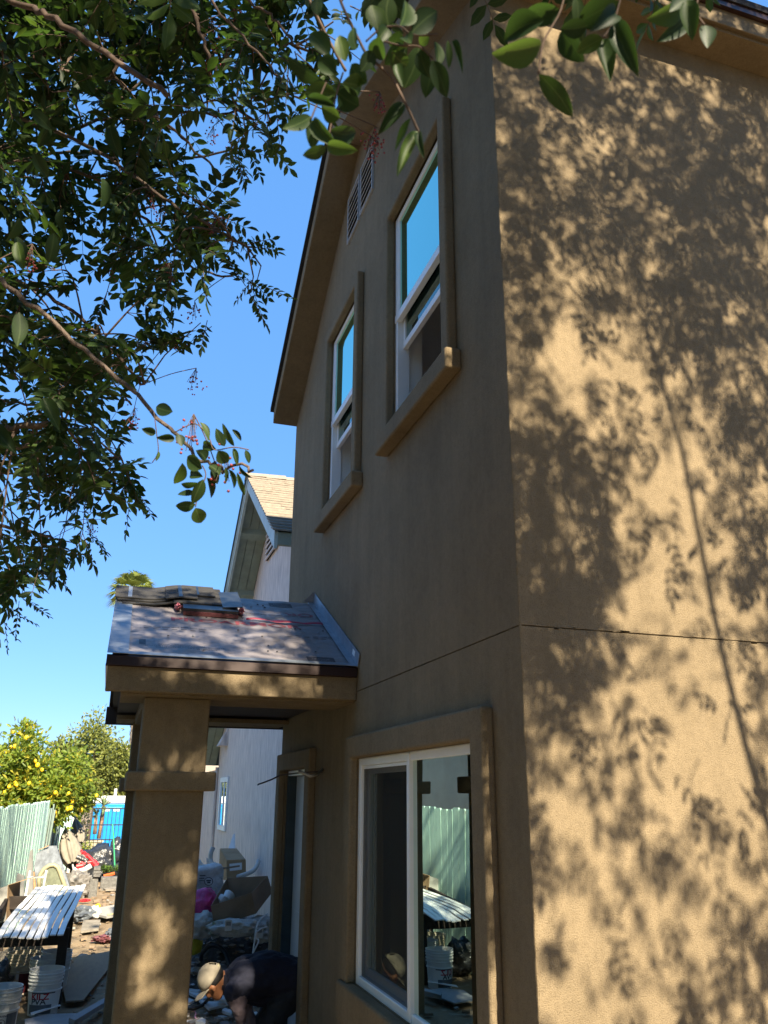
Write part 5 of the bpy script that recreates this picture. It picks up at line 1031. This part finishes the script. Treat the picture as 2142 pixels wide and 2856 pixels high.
stem(cc,[(590,310),(680,230),(750,200),(850,200),(940,260),(1130,260)],1.05,.0013);stem(cc,[(700,300),(850,340),(990,350),(1090,440)],1.05,.0013);stem(cc,[(420,540),(370,700),(340,870),(300,1090)],1.05,.0012);stem(cc,[(300,600),(215,800),(180,890)],1.05,.0012)
stem(c2,[(800,-150),(765,40),(690,180),(668,320)],1.0,.0013);stem(c2,[(1060,-150),(1020,0),(990,100),(945,165)],1.0,.0015);stem(c2,[(1340,-150),(1330,0),(1290,30)],1.0,.0013);stem(c2,[(1380,-100),(1350,40),(1385,110)],1.0,.0011)
stem(c3,[(1170,1240),(1190,1300),(1150,1400),(1130,1480)],1.78,.0014);stem(c3,[(1010,1050),(1130,1000),(1210,1085),(1240,1150),(1350,1135),(1440,1150)],1.78,.0014);stem(c3,[(890,930),(905,1050),(915,1160),(880,1225)],1.9,.0012);stem(c1,[(960,760),(1010,730),(1050,745),(1075,775)],2.9,.0022)
# berry clusters
bm=bmesh.new();bmesh.ops.create_icosphere(bm,subdivisions=1,radius=1);bv=[v.co.copy() for v in bm.verts];bf=[tuple(v.index for v in f.verts) for f in bm.faces];bm.free();be=MB()
bc=[(c1,x,y,d) for x,y,d in ((650,890,3.2),(690,940,3.2),(920,580,3.4),(940,500,3.5),(1040,80,2.9),(1050,110,2.9),(910,120,3.),(900,280,3.),(630,290,3.6),(545,165,3.6),(460,570,3.8),(800,500,3.6),(930,960,3.),(640,840,3.3),(1000,640,3.8),(940,240,3.),(130,1110,2.4),(480,1150,3.4),(720,1180,3.3),(1150,530,2.8),(1620,600,2.3),(1600,640,2.3),(1640,450,2.3))]+[(c3,x,y,d) for x,y,d in ((1030,520,3.),(1130,740,3.),(1120,350,3.),(970,130,3.1),(770,970,3.),(530,1610,4.),(420,1400,4.),(1110,1050,1.8),(1290,1270,1.8),(440,600,3.4),(290,1310,4.2))]
for cf,x,y,d in bc:
    c=W(*cf(x,y),d=d)
    for i in range(22):
        p=c+Vector((random.gauss(0,.016),random.gauss(0,.016),random.gauss(-.01,.022)));r_=random.uniform(.0028,.0042);be.add([p+v*r_ for v in bv],bf)
    kk_=int(np.linalg.norm(LPn-np.array(c),axis=1).argmin());tw.tube(smoothp([limb_pts[kk_],limb_pts[kk_].lerp(c,.5)+Vector((0,0,.03)),c+Vector((0,0,.045))],4),.0016,4,cap=False)
    for i in range(9): tw.tube([c+Vector((0,0,.045)),c+Vector((random.gauss(0,.014),random.gauss(0,.014),random.gauss(-.012,.02)))],.0009,3,cap=False)
o=be.build('berries','berry',PT_,smooth=True);o['kind']='stuff'
# crown above and behind the camera; it throws the leaf shadows on the sunny wall
random.seed(77)
def seen(p,mg=160):
    q=proj(p);return q is not None and -mg<q[0]<2142+mg and -mg<q[1]<2856+mg
dark=[(1740,330,330,110,1.3),(2000,420,170,260,1.6),(1480,560,70,260,.8),(1930,800,230,260,1.3),(1490,1350,130,330,2.3),(1640,1480,180,230,2.0),(1580,1780,150,200,2.3),(1600,1900,90,180,1.4),(2060,1250,110,350,1.2),(1560,2170,160,70,1.1),(2090,2680,110,190,2.4),(1930,2420,70,90,1.0),(1760,2260,90,60,.9),(1740,2480,60,80,.8),(1800,2700,60,80,.7),(1830,1080,80,160,.9),(1700,620,120,120,.8),(2100,1900,60,250,.8)]
bright=[(1620,1000,150,330,.25),(1850,1850,230,330,.06),(1650,2480,200,330,.2),(1950,2100,140,200,.2),(1750,1250,120,150,.4)]
litc=[(470,2105,75,50),(565,2120,45,70),(450,2560,85,100),(395,2710,85,75),(490,2800,95,75),(560,2235,40,30),(420,2185,45,35),(525,2400,60,80),(470,1890,60,40),(560,1900,50,40),(640,1905,50,40),(780,1915,30,35),(840,1915,25,30),(380,1890,40,30),(350,1885,25,30)]
def lit_spot(p,y=5.75):
    h=p-SUN*((p.y-y)/SUN.y)
    if not(-.2<h.x<1.5 and .3<h.z<2.85): return False
    q=proj(h);return any(((q[0]-a)/c)**2+((q[1]-b)/e)**2<random.uniform(.5,1.2) for a,b,c,e in litc)
def dens(px,py):
    v=.32+.40*(py<950)
    for a,b,c,e,w_ in dark: v+=w_*math.exp(-((px-a)/c)**2-((py-b)/e)**2)
    for a,b,c,e,w_ in bright: v*=1-(1-w_)*math.exp(-((px-a)/c)**2-((py-b)/e)**2)
    return v
nsh=0
while nsh<1750:
    x,z=random.uniform(1.3,4.4),random.uniform(-.2,6.6);q=proj((x,Y0,z))
    cl_=mnoise.noise(Vector((x*2.6,3.3,z*1.9)))+.6*mnoise.noise(Vector((x*6,1.3,z*4.5)))
    dn=dens(*q) if q else .5;fc=max(.06,min(1.4,.72+1.5*cl_))
    if dn>1.6: fc=max(fc,.85)
    if random.random()>dn/1.7*fc: continue
    p=Vector((x,Y0,z))+SUN*random.uniform(2.7,5.8)
    if seen(p): continue
    for _ in range(3): sprig(p+rv(.07),rv(1)+Vector((0,0,-.6)),random.uniform(.10,.16),random.choice([3,4,4]),random.uniform(.042,.06))
    nsh+=1
nsh=0
while nsh<2400:                                        # over the porch and column
    x,y,z=random.uniform(-.7,1.6),5.7,random.uniform(-.3,4.2);p=Vector((x,y,z))+SUN*random.uniform(6.4,10)
    if lit_spot(p): continue
    if seen(p): nsh+=.2;continue
    sprig(p,rv(1)+Vector((0,0,-.6)),random.uniform(.10,.16),random.choice([3,4,4]),random.uniform(.042,.06));nsh+=1
nsh=0
while nsh<1800:                                       # thicker part of the crown, towards the sun from the column
    px,py=random.uniform(300,640),random.uniform(1960,2950)
    if any(((px-a)/c)**2+((py-b)/e)**2<random.uniform(.5,1.2) for a,b,c,e in litc): continue
    p=W(px,py,y=5.81)+SUN*random.uniform(5.6,7.6)
    if seen(p,25): nsh+=.2;continue
    sprig(p,rv(1)+Vector((0,0,-.6)),random.uniform(.10,.15),random.choice([3,4,4]),random.uniform(.045,.06));nsh+=1
def sh_limb(pts,ts,r): return [W(*p,y=Y0)+SUN*t for p,t in zip(pts,ts)]
top=Vector((-.2,-1.4,5.2))
for pts,ts,r0,r1 in (([(1800,900),(1900,1250),(1950,1500),(2010,1800),(2080,2080),(2142,2300),(2200,2500)],[4.6,4.5,4.4,4.3,4.2,4.1,4.0],.013,.022),([(1640,500),(1760,800),(1830,1050),(1870,1300)],[7.5,7.3,7.1,7],.012,.008),([(2000,300),(2080,650),(2120,1000),(2142,1300)],[7,6.8,6.6,6.4],.015,.01),([(1480,900),(1500,1300),(1560,1800)],[7.6,7.3,7.0],.012,.008)):
    pl_=[p for p in sh_limb(pts,ts,r0)]
    if any(seen(p,40) for p in pl_): pl_=[p for p in pl_ if not seen(p,40)]
    if len(pl_)<2: continue
    n=len(pl_);MB().tube(smoothp(pl_,5),[r0+(r1-r0)*i/(5*(n-1)) for i in range(5*(n-1)+1)],7).build('branch','bark',PT_,smooth=True)
MB().tube(smoothp([crotch,(-.8,-.5,4.0),(-.6,-1.2,5.6),(-.3,-1.3,7.6),(.1,-1.0,9.4)],6),[.11-.003*i for i in range(25)],9).build('branch','bark',PT_,smooth=True)
nsh=0
while nsh<3000:                                       # unseen crown over camera and alley, thickened to cut the skylight
    p=Vector((random.uniform(-3.6,1.4),random.uniform(-4.0,5.0),random.uniform(3.6,8.5)))
    t=(p.y-Y0)/SUN.y
    h=p-SUN*((p.y-Y0)/SUN.y)
    if 1.45<h.x<4.5 and .2<h.z<6.4: continue
    if seen(p,120) or lit_spot(p): continue
    h3=p-SUN*((p.y-2.6)/SUN.y)
    if p.y<2.6 and seen(h3,0) and proj(h3)[0]<900 and random.random()<.75: continue
    sprig(p,rv(1)+Vector((0,0,-.6)),random.uniform(.13,.2),random.choice([4,4,5]),random.uniform(.07,.095));nsh+=1
fo=lf.build('foliage',PL,PT_);fo['kind']='stuff'
o=tw.build('twigs','twig',PT_,smooth=True);o['kind']='stuff'
# ------------------------------------------------------------------ lemon tree and the tree behind it
LM=[leafmat('citrus_leaf',(.15,.21,.03),(.26,.3,.09),(.42,.52,.06),.4,.42),leafmat('citrus_leaf_dark',(.085,.125,.022),(.16,.2,.06),(.28,.36,.05),.4,.38),leafmat('citrus_leaf_yellow',(.30,.28,.03),(.38,.36,.08),(.55,.5,.05),.45,.42)]
OM=[leafmat('olive_leaf',(.19,.21,.05),(.25,.27,.09),(.36,.4,.08),.5,.35),leafmat('olive_leaf_dark',(.085,.105,.035),(.14,.16,.06),(.2,.24,.06),.5,.35)]
def crown(par,lobes,n,ll,mats,name='crown'):
    L=Leaves(4);cs=[]
    for c,r in lobes:
        for _ in range(int(26*r[0])+6):
            v=rv(1).normalized();cs.append((Vector(c)+Vector((v.x*r[0],v.y*r[1],v.z*r[2]))*random.uniform(.55,1.02),random.uniform(.16,.34)*min(r)))
    for i in range(n):
        c,s=random.choice(cs);p=c+rv(s*.75);d=(p-c)+rv(.12)+Vector((0,0,.04));L.add(p,d if d.length>.01 else Vector((1,0,0)),rv(1)+Vector((.2,-.4,1)),ll*random.uniform(.7,1.25),ll*random.uniform(.38,.52),random.randrange(len(mats)) if random.random()<.6 else 0)
    o=L.build(name,mats,par);o['kind']='stuff';return cs
random.seed(9)
LT=thing('lemon_tree','lemon tree full of yellow lemons behind the mint fence','lemon tree',(-1.9,20.5,0))
cs=crown(LT,[((-2.4,20.6,2.2),(.9,.9,.8)),((-1.75,20.4,2.6),(.5,.6,.85)),((-1.15,20.6,2.15),(.75,.7,.65)),((-.72,21,1.8),(.5,.6,.45)),((-1.5,20.3,1.8),(.9,.5,.5))],11000,.125,LM)
MB().tube([(-1.9,20.6,-.1),(-1.85,20.6,.9),(-1.7,20.5,1.9)],[.09,.07,.04],8).build('trunk','bark',LT,smooth=True)
for c,s in random.sample(cs,22): MB().tube([(-1.8,20.6,1.3),c],[.03,.008],5).build('branch','bark',LT)
lmz=MB().blob((0,0,0),(.042,.042,.052),3,.05,sub=2).build('lemon','lemon',smooth=True);lme=lmz.data;bpy.data.objects.remove(lmz)
for i in range(105):
    c,s=random.choice(cs);p=c+rv(s*.6)+Vector((0,-.12,0));share('lemon',lme,LT,Matrix.Translation(p)@Matrix.Rotation(random.uniform(-.8,.8),4,'X')@Matrix.Scale(random.uniform(.85,1.2),4))
T2=thing('olive_green_tree','bushy olive green tree behind the lemon tree','tree',(-.4,36,-.1))
cs=crown(T2,[((-.7,36.5,3.7),(1.0,1,1.25)),((.2,36.8,3.1),(1.0,.9,.95)),((.75,37,2.6),(.7,.8,.75)),((-1.6,36.5,3.0),(1.0,.9,.9)),((-.2,36.6,2.2),(1.2,.9,.6))],17000,.15,OM)
MB().tube([(-.4,36.6,-.5),(-.35,36.6,1.2),(-.2,36.6,3.0)],[.12,.09,.04],8).build('trunk','bark',T2,smooth=True)
for c,s in random.sample(cs,24): MB().tube([(-.35,36.6,1.3),c],[.03,.007],5).build('branch','bark',T2)
T3=thing('boundary_hedge','dark green hedge far behind the lemon tree on the left','hedge',(-5,40,0))
crown(T3,[((-4.5,40,1.2),(1.5,1,1.2)),((-2.2,40,1.0),(1.4,1,1.0)),((-.4,39,.7),(1.0,.8,.8))],3000,.14,OM,'foliage')
SH=thing('yard_shrub','scrubby green and orange shrub behind the bars of the gate','shrub',(-.5,26.4,-.1))
crown(SH,[((-.55,26.5,.45),(.35,.35,.45)),((-.35,26.6,.25),(.3,.3,.3))],900,.07,LM,'foliage')

# hedge added out of view behind the camera, blocks low sky and shades ground
HB=thing('light_blocker','unseen dark hedge added behind the photographer to block light','hedge',(1,-7,0))
crown(HB,[((x,-7+.3*math.sin(x),1.3),(1.3,.8,1.4)) for x in range(-7,10,2)]+[((x,-7.2,3.2),(1.3,.8,1.4)) for x in range(-6,11,2)],9000,.26,OM,'foliage')
for x in range(-6,10,2): MB().tube([(x,-7.2,-.1),(x+.1,-7.2,1.5),(x,-7.2,3.6)],[.1,.08,.03],7).build('trunk','bark',HB,smooth=True)

HL=thing('light_blocker','unseen row of tall dark trees added left of the photographer to block light','hedge',(-4.8,0,0))  # added out of view to keep skylight off the gable wall
crown(HL,[((-4.8+.3*math.sin(y*2),y,1.4+2.2*k),(.9,1.2,1.5)) for y in range(-6,6,2) for k in range(3)],10000,.26,OM,'foliage')
for y in range(-6,6,2): MB().tube([(-4.8,y,-.1),(-4.75,y,2.5),(-4.8,y,6)],[.12,.09,.03],7).build('trunk','bark',HL,smooth=True)
